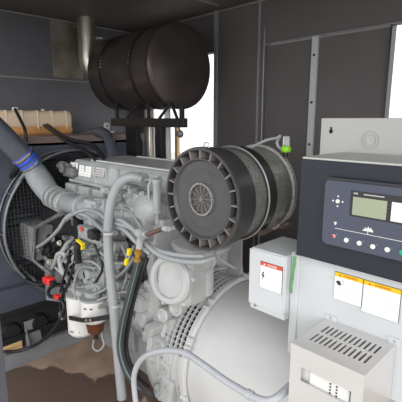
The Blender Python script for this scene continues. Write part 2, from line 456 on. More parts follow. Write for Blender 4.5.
c=A(43,110,X=-2.93); MB().cyl((c.x,c.y,zt-.004),(c.x,c.y,zt+.014),.014,seg=16,bev=.002).build('filler_cap','tank',tk)

# ================================================================== RADIATOR
FX=-2.45; FY=1.27; FZ=.92; FR=.485
rd=thing('radiator','slate painted radiator with round fan guard at the far end','radiator',(-2.7,1.3,.11))
RZ=1.475
m=MB()
# core casing: box open to the fan through a round shroud
m.bx((-2.98,.62,.12),(-2.62,1.98,RZ-.056),.004)
m.build('core_casing','radi',rd)
MB().bx((-2.99,.60,RZ-.055),(-2.57,2.0,RZ+.018),.006).build('top_tank','rad_top',rd)
# shroud front plate with a round hole
N=48; m=MB(); vs=[];fs=[]
sq=lambda a:(max(-1,min(1,1.45*math.cos(a))),max(-1,min(1,1.45*math.sin(a))))
for k in range(N):
    a=2*PI*k/N; c_,s_=math.cos(a),math.sin(a); q=sq(a)
    ys=FY+q[0]*.62 if q[0]>0 else FY+q[0]*.62; zs=FZ+q[1]*.53
    for X_ in (-2.56,-2.575):
        vs.append(V((X_,FY+c_*(FR-.02),FZ+s_*(FR-.02)))); vs.append(V((X_,ys,zs)))
for k in range(N):
    a,b2=4*k,4*((k+1)%N)
    fs+= [(a,b2,b2+1,a+1),(a+2,a+3,b2+3,b2+2),(a+1,b2+1,b2+3,a+3)]
m._add(vs,fs); 
m.lathe((-2.62,FY,FZ),(1,0,0),[(FR-.02,0),(FR-.02,.12)],64)
m.lathe((-2.62,FY,FZ),(1,0,0),[(FR-.012,.02),(FR-.012,.12)],64)
for ys in (FY-.62,FY+.60): m.bx((-2.625,ys,FZ-.52),(-2.56,ys+.015,FZ+.52))
m.bx((-2.625,FY-.62,FZ+.515),(-2.56,FY+.615,FZ+.53))
m.build('fan_shroud','radi',rd)
# horizontal fins in the core behind the fan
m=MB()
for k in range(24): m.bx((-2.62,FY-.42,FZ-.42+k*.036),(-2.61,FY+.42,FZ-.42+k*.036+.012))
m.build('core_fins','dark',rd)
# fan
fn=MB().lathe((-2.60,FY,FZ),(1,0,0),[(0,0),(.11,0),(.11,.07),(.08,.09),(0,.09)],28).build('fan_hub','dark',rd)
for k in range(8):
    a=2*PI*k/8+.2; e=V((0,math.cos(a),math.sin(a))); tdir=V((0,-math.sin(a),math.cos(a)))
    p0=V((-2.56,FY,FZ))+e*.09; p1=V((-2.56,FY,FZ))+e*.43
    o1=tdir*.05+V((.022,0,0)); o2=tdir*.10+V((.016,0,0))
    MB().prism([p0-o1,p0+o1,p1+o2,p1-o2],V((.005,0,0))).build('fan_blade','dark',rd)
# guard
m=MB()
def ringpts(r,x,n=72): return [V((x,FY+math.cos(2*PI*k/n)*r,FZ+math.sin(2*PI*k/n)*r)) for k in range(n+1)]
m.tube(ringpts(FR,FX),.009,8,smoothpath=False,caps=False)
m.tube(ringpts(FR-.0,FX-.10),.006,6,smoothpath=False,caps=False)
for k in range(12):
    a=2*PI*k/12; e=V((0,math.cos(a),math.sin(a)))
    m.tube([V((FX,FY,FZ))+e*FR,V((FX-.105,FY,FZ))+e*FR],.005,6)
m.build('guard_ring','wire',rd)
m=MB(); s=.022; k=-22
while k<=22:
    dd=k*s
    if abs(dd)<FR-.005:
        hh=math.sqrt(FR**2-dd**2)
        m.tube([V((FX,FY+dd,FZ-hh)),V((FX,FY+dd,FZ+hh))],0.0013,4,caps=False)
        m.tube([V((FX+.003,FY-hh,FZ+dd)),V((FX+.003,FY+hh,FZ+dd))],0.0013,4,caps=False)
    k+=1
m.build('guard_mesh','wiremesh',rd)['kind']='stuff'
# lifting lugs
for (px,py) in ((107,127),(112,135)):
    c=A(px,py,X=-2.62)
    m=MB(); m.bx((-2.628,c.y-.022,RZ+.024),(-2.618,c.y+.022,c.z+.03),.003); m.build('lifting_lug','strip',rd)
    MB().lathe((-2.617,c.y,c.z+.008),(1,0,0),[(0,0),(.007,0),(.007,.001),(0,.001)],14).build('lug_hole','dark',rd)
# lower slanted panel and dark louvre recess below the fan
pp=path([(0,262),(44,296),(44,262),(30,250)],X=-2.44)
m=MB(); a=A(-6,268,X=-2.50); b=A(50,300,X=-2.50)
m.bx((-2.62,.50,.42),(-2.50,1.04,FZ-FR+.13),.004)
m.build('lower_panel','radi',rd)
m=MB(); m.bx((-2.615,.50,.13),(-2.56,1.3,.42)); m.build('recess_panel','dark',rd)
m=MB()
for yy in (.62,.80,.98): m.lathe((-2.56,yy,.26),(1,0,0),[(.0,.03),(.05,.03),(.065,.0)],20)
m.bx((-2.60,.50,.40),(-2.50,1.2,.425)); m.bx((-2.60,.50,.22),(-2.52,1.1,.235))
m.each('recess_rib','blackm',rd)
# side plate with slots (right of the lower panel)
q=path([(43,255),(58,262),(62,300),(44,302)],X=-2.3)

# ---- base frame cross beam and gusset
bm_=thing('base_frame_beam','grey steel cross beam of the base frame on the floor below the radiator','beam',(-2.56,1.3,0))
m=MB(); m.bx((-2.66,YF+.03,0.001),(-2.545,YB-.01,.012)); m.bx((-2.557,YF+.03,.012),(-2.545,YB-.01,.115)); m.bx((-2.66,YF+.03,.109),(-2.545,YB-.01,.118),.002)
m.build('channel','frame',bm_)
g0=A(25,312,X=-2.5); g1=A(50,336,X=-2.5)
m=MB(); m.prism([(-2.545,g0.y,.119),(-2.545,g0.y+.11,.119),(-2.545,g0.y+.09,.30),(-2.545,g0.y,.30)],(.008,0,0)); m.prism([(-2.545,g0.y,.119),(-2.545,g0.y,.30),(-2.47,g0.y,.119)],(0,.008,0))
m.build('gusset','frame',bm_)
# tan plank seen below the radiator
c=A(15,325,X=-2.62)
tag(MB().bx((-2.555,.50,.119),(-2.585,.86,.17)).build('timber_packer','tan'),'tan timber packer lying on the cross beam under the radiator','timber')

# ---- large slate intake pipe coming from upper left
p0=path([(-22,112),(0,133),(14,147),(28,161)],X=-2.345)
ip=thing('charge_air_pipe','slate grey charge air pipe slanting in at upper left with blue silicone sleeve','pipe',p0[3])
MB().tube(p0,.062,24,8).build('pipe','pipegrey',ip)
d_=(p0[3]-p0[2]).normalized()
q0=p0[3]-d_*.055; q1=p0[3]+d_*.03
MB().tube([q0.lerp(q1,k/10) for k in range(11)],lambda t:.063+.0035*math.sin(t*PI*6),24,1,smoothpath=False).build('silicone_sleeve','blue',ip)
m=MB()
for t in (.12,.86):
    c=q0.lerp(q1,t); m.lathe(c-d_*.006,d_,[(.062,0),(.0685,0),(.0685,.012),(.062,.012)],24)
m.build('hose_clamp','steel',ip)

# ================================================================== ENGINE
en=thing('diesel_engine','large grey painted diesel engine filling the middle left','engine',(-1.8,1.3,.25))
EY=1.33
# block
m=MB()
m.bx((-2.28,1.10,.38),(-1.32,1.58,1.16),.02)
for k in range(9):
    x=-2.24+k*.108; m.bx((x-.012,1.075,.42),(x+.012,1.12,1.14),.005)
for z in (.55,.78,1.0,1.13): m.bx((-2.27,1.07,z-.012),(-1.33,1.12,z+.012),.005)
for k in range(8):
    for z in (.62,.86,1.06): m.lathe((-2.186+k*.108,1.10,z),(0,-1,0),[(.036,0),(.036,.02),(.028,.024),(0,.024)],18)
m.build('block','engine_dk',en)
# sump
m=MB(); m.bx((-2.2,1.22,.16),(-1.50,1.54,.38),.03)
for k in range(7): bolt(m,(-2.15+k*.10,1.22,.355),(0,-1,0),.008,.008)
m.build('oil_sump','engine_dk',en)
for x in (-2.15,-1.45):
    for y in (1.46,1.54): MB().bx((x-.04,y-.04,.001),(x+.04,y+.04,.17),.004).build('engine_mount','engine_dk',en)
# head
m=MB(); m.bx((-2.22,1.10,1.15),(-1.28,1.50,1.26),.012)
for k in range(6):
    x=-2.13+k*.15; m.bx((x-.055,1.05,1.165),(x+.055,1.11,1.245),.012); 
    bolt(m,(x-.04,1.05,1.205),(0,-1,0),.007,.007); bolt(m,(x+.04,1.05,1.205),(0,-1,0),.007,.007)
m.build('cylinder_head','engine',en)
# valve cover
a=A(73,161,Y=1.09); b=A(170,171,Y=1.09)
VX0,VX1,VZ=a.x,b.x+.02,1.378
m=MB(); m.prism([(VX0,1.075,1.26),(VX0,1.09,VZ-.02),(VX0,1.11,VZ),(VX0,1.46,VZ),(VX0,1.48,VZ-.02),(VX0,1.49,1.26)],(VX1-VX0,0,0),.006)
m.bx((VX0-.01,1.062,1.255),(VX1+.01,1.50,1.272),.004)
for k in range(9): m.cyl((VX0+.05+k*.105,1.085,1.26),(VX0+.05+k*.105,1.085,1.30),.014,seg=12,bev=.003); m.bx((VX0+.05+k*.105-.006,1.074,1.29),(VX0+.05+k*.105+.006,1.10,1.36),.003)
m.build('valve_cover','engine',en)
m=MB(); m.bx((VX0+.15,1.12,VZ),(VX1-.02,1.135,VZ+.008),.002); m.bx((VX0+.15,1.42,VZ),(VX1-.02,1.435,VZ+.008),.002); 
for k in range(16): bolt(m,(VX0+.17+k*.045,1.1425,VZ-.001),(0,0,1),.005,.006)
m.build('cover_rail','strip',en)
def sticker(px0,py0,px1,py1,Y_,matn,par,name='sticker',tilt=None):
    a=A(px0,py0,Y=Y_); b=A(px1,py1,Y=Y_)
    return a,b,MB().bx((a.x,Y_-.0016,b.z),(b.x,Y_+.002,a.z)).build(name,matn,par)
for (x0,y0,x1,y1,mt) in ((70.5,162,78,173,'paper'),(79.5,165,91.8,178,'paper'),(93,166.5,105,177.5,'graypaper')):
    a=A(x0,y0,Y=1.08); b=A(x1,y1,Y=1.08)
    s_=MB(); s_.prism([(a.x,1.076,b.z+.004),(b.x,1.076,b.z+.004),(b.x,1.086,a.z),(a.x,1.086,a.z)],(0,-.006,0)); o=s_.build('sticker',mt,en)
    o['label']='white data sticker' if mt=='paper' else 'grey sticker with brown print'
    for k in range(3):
        zz=a.z-(k+1)*(a.z-b.z)/4; yy=1.0695+ (zz-b.z)/(a.z-b.z)*.010
        MB().bx((a.x+.008,yy-.0012,zz-.0012),(b.x-.01,yy+.003,zz+.0012)).build('print_line','ink' if False else ('rust' if mt!='paper' else 'graypaper'),o)
# charge-air inlet elbow and manifold
el=[p0[3]+(p0[3]-p0[2]).normalized()*.028]+path([(36,173,.955),(43,184,.965),(52,196,.972),(66,203,.985),(84,207,.99),(108,214,1.0)])
MB().tube(el,lambda t:.052+.016*math.sin(min(t/.55,1)*PI),26,8).build('inlet_elbow','elbow',en)
m=MB(); d_=(el[1]-el[0]).normalized(); m.lathe(el[0]+d_*.0,d_,[(.05,-.004),(.059,-.004),(.059,.016),(.05,.016)],26)
m.build('hose_end','teal',en)
m=MB()
for i,t in enumerate((0,.3,.6,.9)):
    c=el[3].lerp(el[4],t); dd=(el[4]-el[3]).normalized(); m.lathe(c,dd,[(.05,0),(.066,0),(.066,.010),(.05,.008)],28)
for i in (4,5):
    dd=(el[i]-el[i-1]).normalized(); m.lathe(el[i],dd,[(.04,0),(.066,0),(.066,.014),(.04,.014)],28)
c=el[5].lerp(el[6],.6); m.box(c+V((0,0,.012)),(.10,.10,.10),bev=.012)
for dx,dz in ((-.036,.04),(.036,.04),(-.036,-.03),(.036,-.03)): bolt(m,c+V((dx,-.05,dz)),(0,-1,0),.007,.007)
m.each('manifold_flange','engine',en)
# intake manifold body continuing right under the valve cover
m=MB(); a=el[6]
m.prism([(a.x,.985,1.235),(a.x,.955,1.20),(a.x,.955,1.13),(a.x,1.0,1.09),(a.x,1.10,1.09),(a.x,1.10,1.235)],(-1.30-a.x,0,0),.01)
for k in range(5): 
    x=a.x+.04+k*.075
    if x<-1.32: m.bx((x-.007,.95,1.10),(x+.007,1.0,1.24),.003)
m.build('intake_manifold','engine',en)
# thermostat dome / water outlet right of the conduit
c=A(143,207,Y=.98)
m=MB(); m.lathe(c+V((0,.05,-.02)),(.25,-1,.35),[(.07,0),(.07,.03),(.062,.055),(.045,.075),(.0,.085)],28,sharp=False)
m.box(c+V((-.05,.05,-.0)),(.20,.09,.10),bev=.02)
for (dx,dz) in ((-.12,.03),(-.09,-.03),(0,.055),(.035,.03)): bolt(m,c+V((dx,-.0,dz)),(0,-1,.2),.009,.010)
m.build('thermostat_housing','engine',en)
# injector-line brackets and small castings along the head
m=MB()
for (px,py,Y_,w,h) in ((108,190,1.02,.07,.03),(121,196,1.02,.05,.06),(100,202,1.0,.05,.04),(128,186,1.03,.10,.02),(133,195,1.0,.02,.07),(95,222,.97,.07,.03)):
    c=A(px,py,Y=Y_); m.box(c,(w,.05,h),bev=.008)
    bolt(m,c+V((w*.3,-.025,0)),(0,-1,0),.007,.008)
m.each('bracket','engine',en)
# upright breather cylinder
c0=A(157,180,Y=1.0); c1=A(157,212,Y=1.0)
m=MB(); m.cyl(c0,c1,.017,seg=18,bev=.003); m.lathe(c0,(0,0,-1),[(0,-.004),(.021,-.004),(.021,.012),(.017,.014)],18); m.lathe(c1,(0,0,1),[(0,-.004),(.021,-.004),(.021,.012),(.017,.014)],18)
m.cyl(c1,c1+V((.0,0,-.05)),.010,seg=12); m.box(c1+V((.012,.03,-.055)),(.05,.06,.05),bev=.01)
m.build('breather_cylinder','engine',en)
m=MB(); m.tube(path([(150,214,.98),(149,200,.98),(149,185,.99),(154,178,1.0)]),.005,8); m.tube(path([(122,183,1.02),(140,180,1.0),(154,180,1.0)]),.006,8)
m.each('breather_tube','engine',en)
# front tensioner bracket, flap valve with lug near sticker
c=A(66,168,Y=1.05)
m=MB(); m.tube(path([(58,166,1.05),(62,163,1.05),(70,166,1.06)]),.012,10); m.box(c+V((.02,.03,-.02)),(.12,.08,.06),bev=.015); m.lathe(c+V((-.02,.0,.0)),(0,-1,0),[(.03,-.02),(.03,.02),(.02,.026),(0,.026)],20)
m.build('front_bracket','cast',en)
# ECU / control unit plate with yellow-latched connector
a=A(76,225,Y=.93); b=A(101,248,Y=.93)
m=MB(); m.box((a+b)/2+V((0,.03,0)),(b.x-a.x,.05,a.z-b.z),bev=.008)
for s1 in (.1,.9):
    for s2 in (.12,.88): bolt(m,V((a.x+(b.x-a.x)*s1,.935,a.z+(b.z-a.z)*s2)),(0,-1,0),.006,.008)
m.box((a+b)/2+V((0,.09,0)),(b.x-a.x+.05,.08,a.z-b.z+.06),bev=.012)
m.build('control_unit','conduit',en)
c=A(81.5,229,Y=.93); MB().cyl(c,c+V((0,-.006,0)),.012,seg=18).build('warning_dot','redink',en)
c=A(94,234,Y=.92); m=MB(); m.box(c,(.05,.05,.045),bev=.008); m.cyl(c+V((.02,0,0)),c+V((.055,-.01,-.005)),.016,seg=14); m.build('connector','black',en)
c=A(80,242,Y=.90)
m=MB(); R_=Matrix.Rotation(.25,3,'Y'); m.box(c+V((0,0,.0)),(.056,.02,.009),R_,bev=.003); m.box(c+V((.026,0,-.016)),(.009,.02,.036),R_,bev=.003); m.build('connector_latch','yellowp',en)
m=MB(); m.box(c+V((-.004,-.006,-.022)),(.040,.040,.032),R_,bev=.008); m.tube([c+V((-.012,-.006,-.03)),c+V((-.022,-.006,-.06)),c+V((-.028,0,-.11))],.017,12); m.build('connector','black',en)
# yellow tags at right
for (px,py) in ((129,252),(126.5,262)):
    c=A(px,py,Y=.86); MB().box(c,(.013,.016,.030),Matrix.Rotation(.25,3,'Y'),bev=.004).build('cable_tag','yellowp',en)
# brown rod, elbow fitting and brass coupling
a=A(146,235,Y=.865); b=A(165,228,Y=.865); MB().cyl(a,b,.0085,seg=14,bev=.001).build('sensor_rod','rust',en)
b2=A(169,229,Y=.865); m=MB(); m.cyl(A(164,228.5,Y=.865),b2,.012,seg=6); m.cyl(b2,b2+V((0,.12,0)),.009,seg=10); m.build('rod_nut','engine',en)
m=MB(); m.tube(path([(147,234,.865),(142,235,.865),(140,241,.865),(139.5,248,.865)]),.014,14); m.lathe(A(142,234,Y=.865),(1,0,0),[(.0,-.02),(.020,-.02),(.020,.012),(.0,.012)],14); m.build('elbow_fitting','engine',en)
a=A(139,246,Y=.865); b=A(137,261,Y=.865); dd=(b-a)
m=MB(); m.lathe(a,dd,[(0,0),(.012,0),(.012,.015),(.015,.017),(.015,.034),(.010,.036),(.010,.05),(.014,.052),(.014,.066),(0,.066)],12,smooth=False)
m.build('brass_coupling','brass',en)
# dark timing / belt guard box on the lower front side
a=A(20,222,Y=.95)
G=[A(21,223,Y=.92),A(34,221,Y=.92),A(59,212,Y=.92),A(62,218,Y=.92),A(37,228,Y=.92),A(35,258,Y=.92),A(54,272,Y=.92),A(51,277,Y=.92),A(32,262,Y=.92),A(22,253,Y=.92)]
def plate(pts,d): return MB().prism(pts,d)
# side wall of the guard facing the radiator, plus its rim
m=MB(); m.prism([A(20,222,Y=.92),A(35,229,Y=.92),A(33,262,Y=.92),A(19,256,Y=.92)],V((0,.30,0)),.004)
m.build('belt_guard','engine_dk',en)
m=MB(); m.tube(path([(61,214,.915),(36,227,.915),(33,260,.915),(52,275,.915)]),.012,6,n=1,smoothpath=False); m.build('belt_guard_rim','cast',en)
m=MB(); m.bx((A(37,240,Y=1.0).x,1.03,.62),(A(72,240,Y=1.0).x,1.07,1.06),.01); m.build('shaded_timing_cover','dark',en)  # dark colour stands in for the shade inside the guard
# clutter inside: pulleys, pumps, dark fittings
rnd=random.Random(3)
m=MB(); c=A(48,248,Y=.99); m.lathe(c+V((0,.05,0)),(0.2,-1,.1),[(.085,0),(.085,.02),(.075,.024),(.08,.03),(.08,.045),(.03,.05),(.03,.07),(0,.07)],26); m.build('pulley','black',en)
m=MB()
for k in range(26):
    px=rnd.uniform(38,68); py=rnd.uniform(236,266); c=A(px,py,Y=rnd.uniform(.96,1.03)); 
    if k%3: bolt(m,c,(rnd.uniform(-.3,.3),-1,rnd.uniform(0,.5)),rnd.uniform(.008,.015),rnd.uniform(.012,.03))
    else: m.box(c,(rnd.uniform(.02,.05),.04,rnd.uniform(.01,.03)),Matrix.Rotation(rnd.uniform(-1,1),3,'Y'),bev=.003)
m.each('pump_fitting','blackm',en)
m=MB()
for (px,py) in ((53,239),(38,250),(50,262),(60,243)):
    c=A(px,py,Y=.94); bolt(m,c,(.2,-1,.3),.011,.014)
m.each('bright_bolt','steel',en)
m=MB()
m.tube(path([(50,272,.95),(55,262,.94),(58,254,.94),(64,254,.95),(66,262,.96)]),.012,12)
m.tube(path([(64,275,.95),(56,268,.95),(48,262,.97)]),.009,10)
m.tube(path([(70,282,.95),(62,270,.95),(60,258,.95),(66,246,.96),(72,238,.97)]),.014,12)
m.build('coolant_line','engine',en)
# fuel pump region (centre left lower): castings, rings, tubes
c=A(86,275,Y=.98)
m=MB(); m.lathe(c+V((0,.10,0)),(0,-1,0),[(.15,0),(.15,.04),(.12,.07),(.10,.075),(.10,.10),(.07,.105),(.05,.09),(.035,.09)],30)
m.box(c+V((.10,.06,.03)),(.16,.12,.16),bev=.03); m.box(c+V((-.02,.08,-.12)),(.22,.12,.12),bev=.03)
m.box(c+V((-.14,.07,.04)),(.14,.10,.20),bev=.03)
m.build('fuel_pump','engine',en)
MB().cyl(c+V((0,.012,0)),c+V((0,-.002,0)),.032,seg=18,bev=.004).build('pump_shaft','dark',en)
m=MB()
for k in range(56):
    px=rnd.uniform(62,134); py=rnd.uniform(246,302); Y_=rnd.uniform(.93,1.02)
    if 103<px<123: Y_=.98
    c=A(px,py,Y=Y_)
    if k%4==0: m.box(c+V((0,.02,0)),(rnd.uniform(.03,.08),.06,rnd.uniform(.02,.05)),Matrix.Rotation(rnd.uniform(-.8,.8),3,'Y'),bev=.008)
    elif k%4==1: m.cyl(c+V((0,.05,0)),c+V((rnd.uniform(-.02,.02),-.015,.01)),rnd.uniform(.014,.028),seg=16,bev=.003)
    else: bolt(m,c,(rnd.uniform(-.3,.3),-1,rnd.uniform(-.2,.5)),rnd.uniform(.008,.012),rnd.uniform(.015,.03)); m.box(c+V((0,.03,0)),(.035,.05,.035),bev=.006)
m.each('pump_boss','engine',en)
m=MB()
for k in range(40):
    px=rnd.uniform(60,134); py=rnd.uniform(222,300); c=A(px,py,Y=rnd.uniform(.93,1.0))
    if 75<px<103 and py<250: continue
    if k%3==0: m.box(c,(rnd.uniform(.02,.05),.03,rnd.uniform(.012,.03)),Matrix.Rotation(rnd.uniform(-1,1),3,'Y'),bev=.004)
    elif k%3==1: m.cyl(c+V((0,.03,0)),c+V((0,-.01,.005)),rnd.uniform(.010,.018),seg=14,bev=.002)
    else: m.tube([c,c+V((rnd.uniform(-.06,.06),-.01,rnd.uniform(-.03,.05))),c+V((rnd.uniform(-.1,.1),.02,rnd.uniform(-.08,.02)))],rnd.uniform(.004,.008),8)
m.each('pipe_fitting','cast',en)
m=MB()
for L_ in ([(68,285,.93),(66,272,.92),(74,262,.92),(92,262,.93),(103,272,.93),(104,285,.94)],
           [(76,300,.93),(74,286,.93),(80,268,.94),(96,268,.93)],
           [(90,296,.94),(104,290,.93),(112,282,.93),(125,270,.92),(134,258,.92)],
           [(98,300,.93),(110,296,.93),(128,292,.93),(146,300,.94)],
           [(62,262,.95),(70,250,.93),(78,246,.94)],
           [(100,252,.93),(112,262,.93),(126,262,.93),(134,246,.93)],
           [(84,258,.95),(88,250,.95),(98,248,.95),(106,240,.95)],
           [(120,296,.95),(126,280,.95),(128,262,.95),(122,246,.96)]):
    m.tube(path(L_),.0065,8)
m.each('injector_line','conduit',en)
m=MB()
for L_ in ([(60,292,.92),(64,276,.91),(68,262,.9),(70,250,.9)],[(96,282,.92),(102,270,.92),(100,258,.92),(94,244,.92)],[(128,272,.9),(136,262,.9),(146,258,.92)]):
    m.tube(path(L_),.006,8)
m.each('wiring','black',en)
# long harness conduits over the engine side
for L_,r_,Y_ in (([(28,252,.95),(44,243,.92),(58,230,.92),(66,218,.93),(76,213,.94),(88,217,.94),(98,226,.92),(106,232,.90),(116,233,.90)],.010,.9),
              ([(60,226,.95),(74,214,.93),(86,210,.94),(98,213,.93),(108,220,.92),(118,224,.90),(130,228,.90),(142,240,.90),(156,249,.90),(172,254,.90),(190,256,.92),(204,256,.95)],.009,.9),
              ([(110,222,.93),(120,220,.90),(134,230,.90),(148,246,.89),(162,256,.89),(180,261,.9),(200,262,.93),(214,258,.97)],.010,.9),
              ([(112,226,.93),(124,230,.89),(136,242,.88),(150,254,.9)],.009,.9)):
    MB().tube(path(L_),r_,12).build('harness_conduit','conduit',en)
m=MB(); m.tube(path([(108,211,.93),(120,208,.95),(130,212,.95),(140,226,.93),(143,232,.91)]),.006,8); m.build('harness_conduit','conduit',en)
# slotted bracket plate in front of the block near the red caps
m=MB(); pl=path([(44,256),(58,262),(62,278),(60,302),(46,300)],Y=.97)
m.prism(pl,V((0,.008,0)),.0); m.build('slotted_plate','engine_dk',en)
m=MB()
for (px,py) in ((50,267),(53.5,269),(50,273),(53.5,275),(51,282)):
    c=A(px,py,Y=.968); m.bx(c-V((.008,0,.012)),c+V((.008,.003,.012)))
m.build('plate_slot','dark',en)
# lower side plates between filters and flywheel housing
m=MB(); c=A(98,318,Y=1.0)
m.box(A(100,300,Y=1.02),(.5,.06,.05),bev=.01); m.box(A(140,300,Y=1.02),(.16,.08,.16),bev=.02)
m.build('side_casting','engine_dk',en)

# ---- oil/fuel filters
def spin_filter(px0,px1,pyt,pyb,Y_,label,first):
    a=A((px0+px1)/2,pyt,Y=Y_); b=A((px0+px1)/2,pyb,Y=Y_); r=(A(px1,pyt,Y=Y_)-A(px0,pyt,Y=Y_)).length/2*.73
    t=thing('spin_on_filter',label,'filter',(a.x,a.y,b.z),'white spin-on filters on the engine side')
    h=a.z-b.z
    MB().lathe((a.x,a.y,b.z),(0,0,1),[(0,0),(r*.55,0),(r*.85,.006),(r,.022),(r,h-.01),(r*.96,h),(0,h)],36).build('canister','white',t)
    MB().lathe((a.x,a.y,b.z+h),(0,0,1),[(r*.9,-.002),(r*1.02,-.002),(r*1.02,.008),(0,.008)],36).build('gasket_rim','engine',t)
    return t,a,b,r
f1,a1,b1,r1=spin_filter(71.5,88,293.5,331,.98,'taller white spin-on filter at left, lower end hanging below the black strap',1)
f2,a2,b2,r2=spin_filter(85,102.5,297.5,319.5,.95,'shorter white spin-on filter with amber bowl beneath, right of the taller one',2)
# printed text lines on filter faces (wrapped rows of print)
def facep(a,r,ang,z): return V((a.x+r*math.sin(ang),a.y-r*math.cos(ang),z))
for (a,b,r,t) in ((a1,b1,r1,f1),(a2,b2,r2,f2)):
    n=V((.62,-.78,0)); xd=V((.78,.62,0)); c=V((a.x,a.y,0))+n*(r+.0015)
    if t is f1: text('print','PENTA',.020,V((c.x,c.y,b.z+.042))-V((.3,.1,0))*.03,xd,ZDIR,'ink',t,align='CENTER')
    else:
        m=MB()
        for dx in (-.02,.012): m.box(V((c.x,c.y,a.z-.03))+xd*dx,(.012,.003,.006),Matrix.Rotation(math.atan2(xd.y,xd.x),3,'Z'))
        m.build('print','ink',t)
# amber bowl + drain
bc=V((a2.x+.0,a2.y,b2.z)); m=MB(); m.lathe(bc+V((0,0,-.075)),(0,0,1),[(0,0),(r2*.3,0),(r2*.6,.02),(r2*.72,.074),(0,.074)],28); m.build('sediment_bowl','amber',f2)
MB().cyl(bc+V((0,0,-.10)),bc+V((0,0,-.074)),.012,seg=12).build('drain_plug','black',f2)
# filter head
m=MB()
m.bx((a1.x-.05,.93,a1.z+.009),(a2.x+.07,1.09,a1.z+.05),.012); m.cyl((a2.x,a2.y,a2.z+.009),(a2.x,a2.y,a1.z+.09),.045,seg=24,bev=.006); m.cyl((a1.x,a1.y,a1.z+.009),(a1.x,a1.y,a1.z+.075),.045,seg=24,bev=.006)
for k in range(5): bolt(m,(a1.x+.0+k*.05,.93,a1.z+.03),(0,-1,0),.007,.01)
m.build('filter_head','engine',en)
# black retaining strap
sz=A(86,318,Y=.9).z
l=path([(63,316,.93),(72,318,.905),(82,320,.885),(90,320,.875),(98,318.5,.885),(112,316,.93)])
st_=thing('filter_strap','black retaining strap across both white filters','strap',l[2]-V((0,0,.02)))
m=MB()
pts2=l
for p_,q_ in zip(pts2,pts2[1:]):
    dd=(q_-p_); m.prism([p_+V((0,0,-.012)),q_+V((0,0,-.012)),q_+V((0,0,.012)),p_+V((0,0,.012))],V((-dd.y,dd.x,0)).normalized()*-.005)
m.build('strap','dark',st_)
m=MB()
for (px,py) in ((86.5,321),(90.5,321)):
    bolt(m,A(px,py-.8,Y=.868),(.3,-1,0),.005,.006)
m.build('bolt','steel',st_)
m=MB(); c=l[0]; m.box(c+V((-.01,0,0)),(.035,.03,.04),bev=.003); m.build('buckle','steel',st_)
# clear drain hose loop under the filters
tag(MB().tube(path([(99,318,.98),(102,335,.97),(104,345,.96),(98,351,.95),(93,347,.95),(94,340,.955)]),.006,10).build('drain_hose','conduit'),'thin grey drain hose looping beneath the white filters','hose')
# red caps
for (px,py,s_,lab) in ((49,280.5,1.0,'larger bright red plastic cap left of the engine pump'),(57.5,297,.6,'smaller red clip just above the white filters')):
    c=A(px,py,Y=.90)
    t=thing('red_cap',lab,'cap',c-V((0,0,.02)))
    m=MB(); m.box(c,(.085*s_,.05*s_,.045*s_),Matrix.Rotation(-.1,3,'Y'),bev=.014*s_,seg=3); m.build('cap_body','redp',t)
    m=MB(); m.box(c+V((.05*s_,.0,.0)),(.04*s_,.035*s_,.025*s_),bev=.005); m.build('cap_stem','black',t)
# black cable from the left to the clip
def hose(name,lst,r,mt,label,cat,stripe=None,seg=12,n=8,rib=None):
    p=path(lst); o=thing(name,label,cat,p[-1]); MB().tube(p,r,seg,n,rib=rib).build('tube',mt,o); 
    return o,p
def cable(name,lst,r,mt,label,cat='cable',X=None):
    return tag(MB().tube(path(lst,X=X),r,10).build(name,mt),label,cat)
cable('battery_cable',[(-2,352,.72),(18,351,.80),(35,345,.88),(50,334,.90),(60,320,.92),(64,308,.93),(60,298,.93),(50,296,.93),(49,290,.93),(56,285,.93),(72,286,.95)],.011,'black','black battery cable looping over the base beam up to the red clip')
cable('sensor_cable',[(64,318,.94),(60,306,.93),(63,296,.93),(68,284,.92),(73,268,.92),(76,252,.92)],.007,'black','thin black cable rising beside the taller white filter')
# black cables beside the radiator at left
cable('coolant_hose',[(26,160,.93),(14,173,.90),(3,190,.88),(-4,212,.88),(-5,235,.88)],.016,'black','thick black hose running down the left border beside the fan guard','hose')
cable('overflow_hose',[(-6,226,.86),(4,247,.86),(16,268,.87),(26,280,.88),(40,285,.92),(46,281,.94)],.011,'black','black hose curving along the slate lower panel toward the red cap','hose')
cable('overflow_hose',[(31,166,.92),(20,180,.90),(10,200,.89),(6,222,.89),(10,246,.90),(22,268,.92),(36,281,.95)],.010,'engine_dk','grey hose following the left curve of the round fan guard','hose')
cable('level_sensor_cable',[(14,110,None),(20,121,None),(25,132,None),(27,142,None)] and [(15,109,1.0),(20,119,1.0),(25,130,.985),(26,142,.98)],.010,'black','short black hose drooping from the filler cap of the coolant tank','hose')
# cables + hose at top of radiator
cable('radiator_cable',[(34,119,1.30),(44,123,1.28),(58,133,1.25),(72,140,1.22),(92,145,1.22),(104,158,1.2)],.013,'black','upper of two black hoses crossing in front of the coolant tank')
cable('radiator_cable',[(40,122,1.26),(52,131,1.24),(66,141,1.20),(84,150,1.16),(96,160,1.12)],.011,'black','lower of two black hoses crossing in front of the coolant tank')
cable('top_radiator_hose',[(78,136,1.55),(90,134,1.52),(101,132,1.50),(108,137,1.48),(111,149,1.44),(113,163,1.42)],.035,'pipegrey','fat slate radiator hose arching down behind the valve cover','hose')

# ================================================================== FLYWHEEL HOUSING (joined to engine)
AY,AZ=1.33,.543; AX=-1.1; AR=.343
m=MB()
m.lathe((-1.40,AY,AZ),(1,0,0),[(0,.06),(.33,.06),(.365,.07),(.365,.09),(.352,.10),(.340,.13),(.338,.126),(0,.126)],64)
for k in range(22):
    a=2*PI*k/22; e=V((0,math.cos(a),math.sin(a))); bolt(m,V((-1.33,AY,AZ))+e*.350+V((.03,0,0)),(1,0,0),.008,.010)
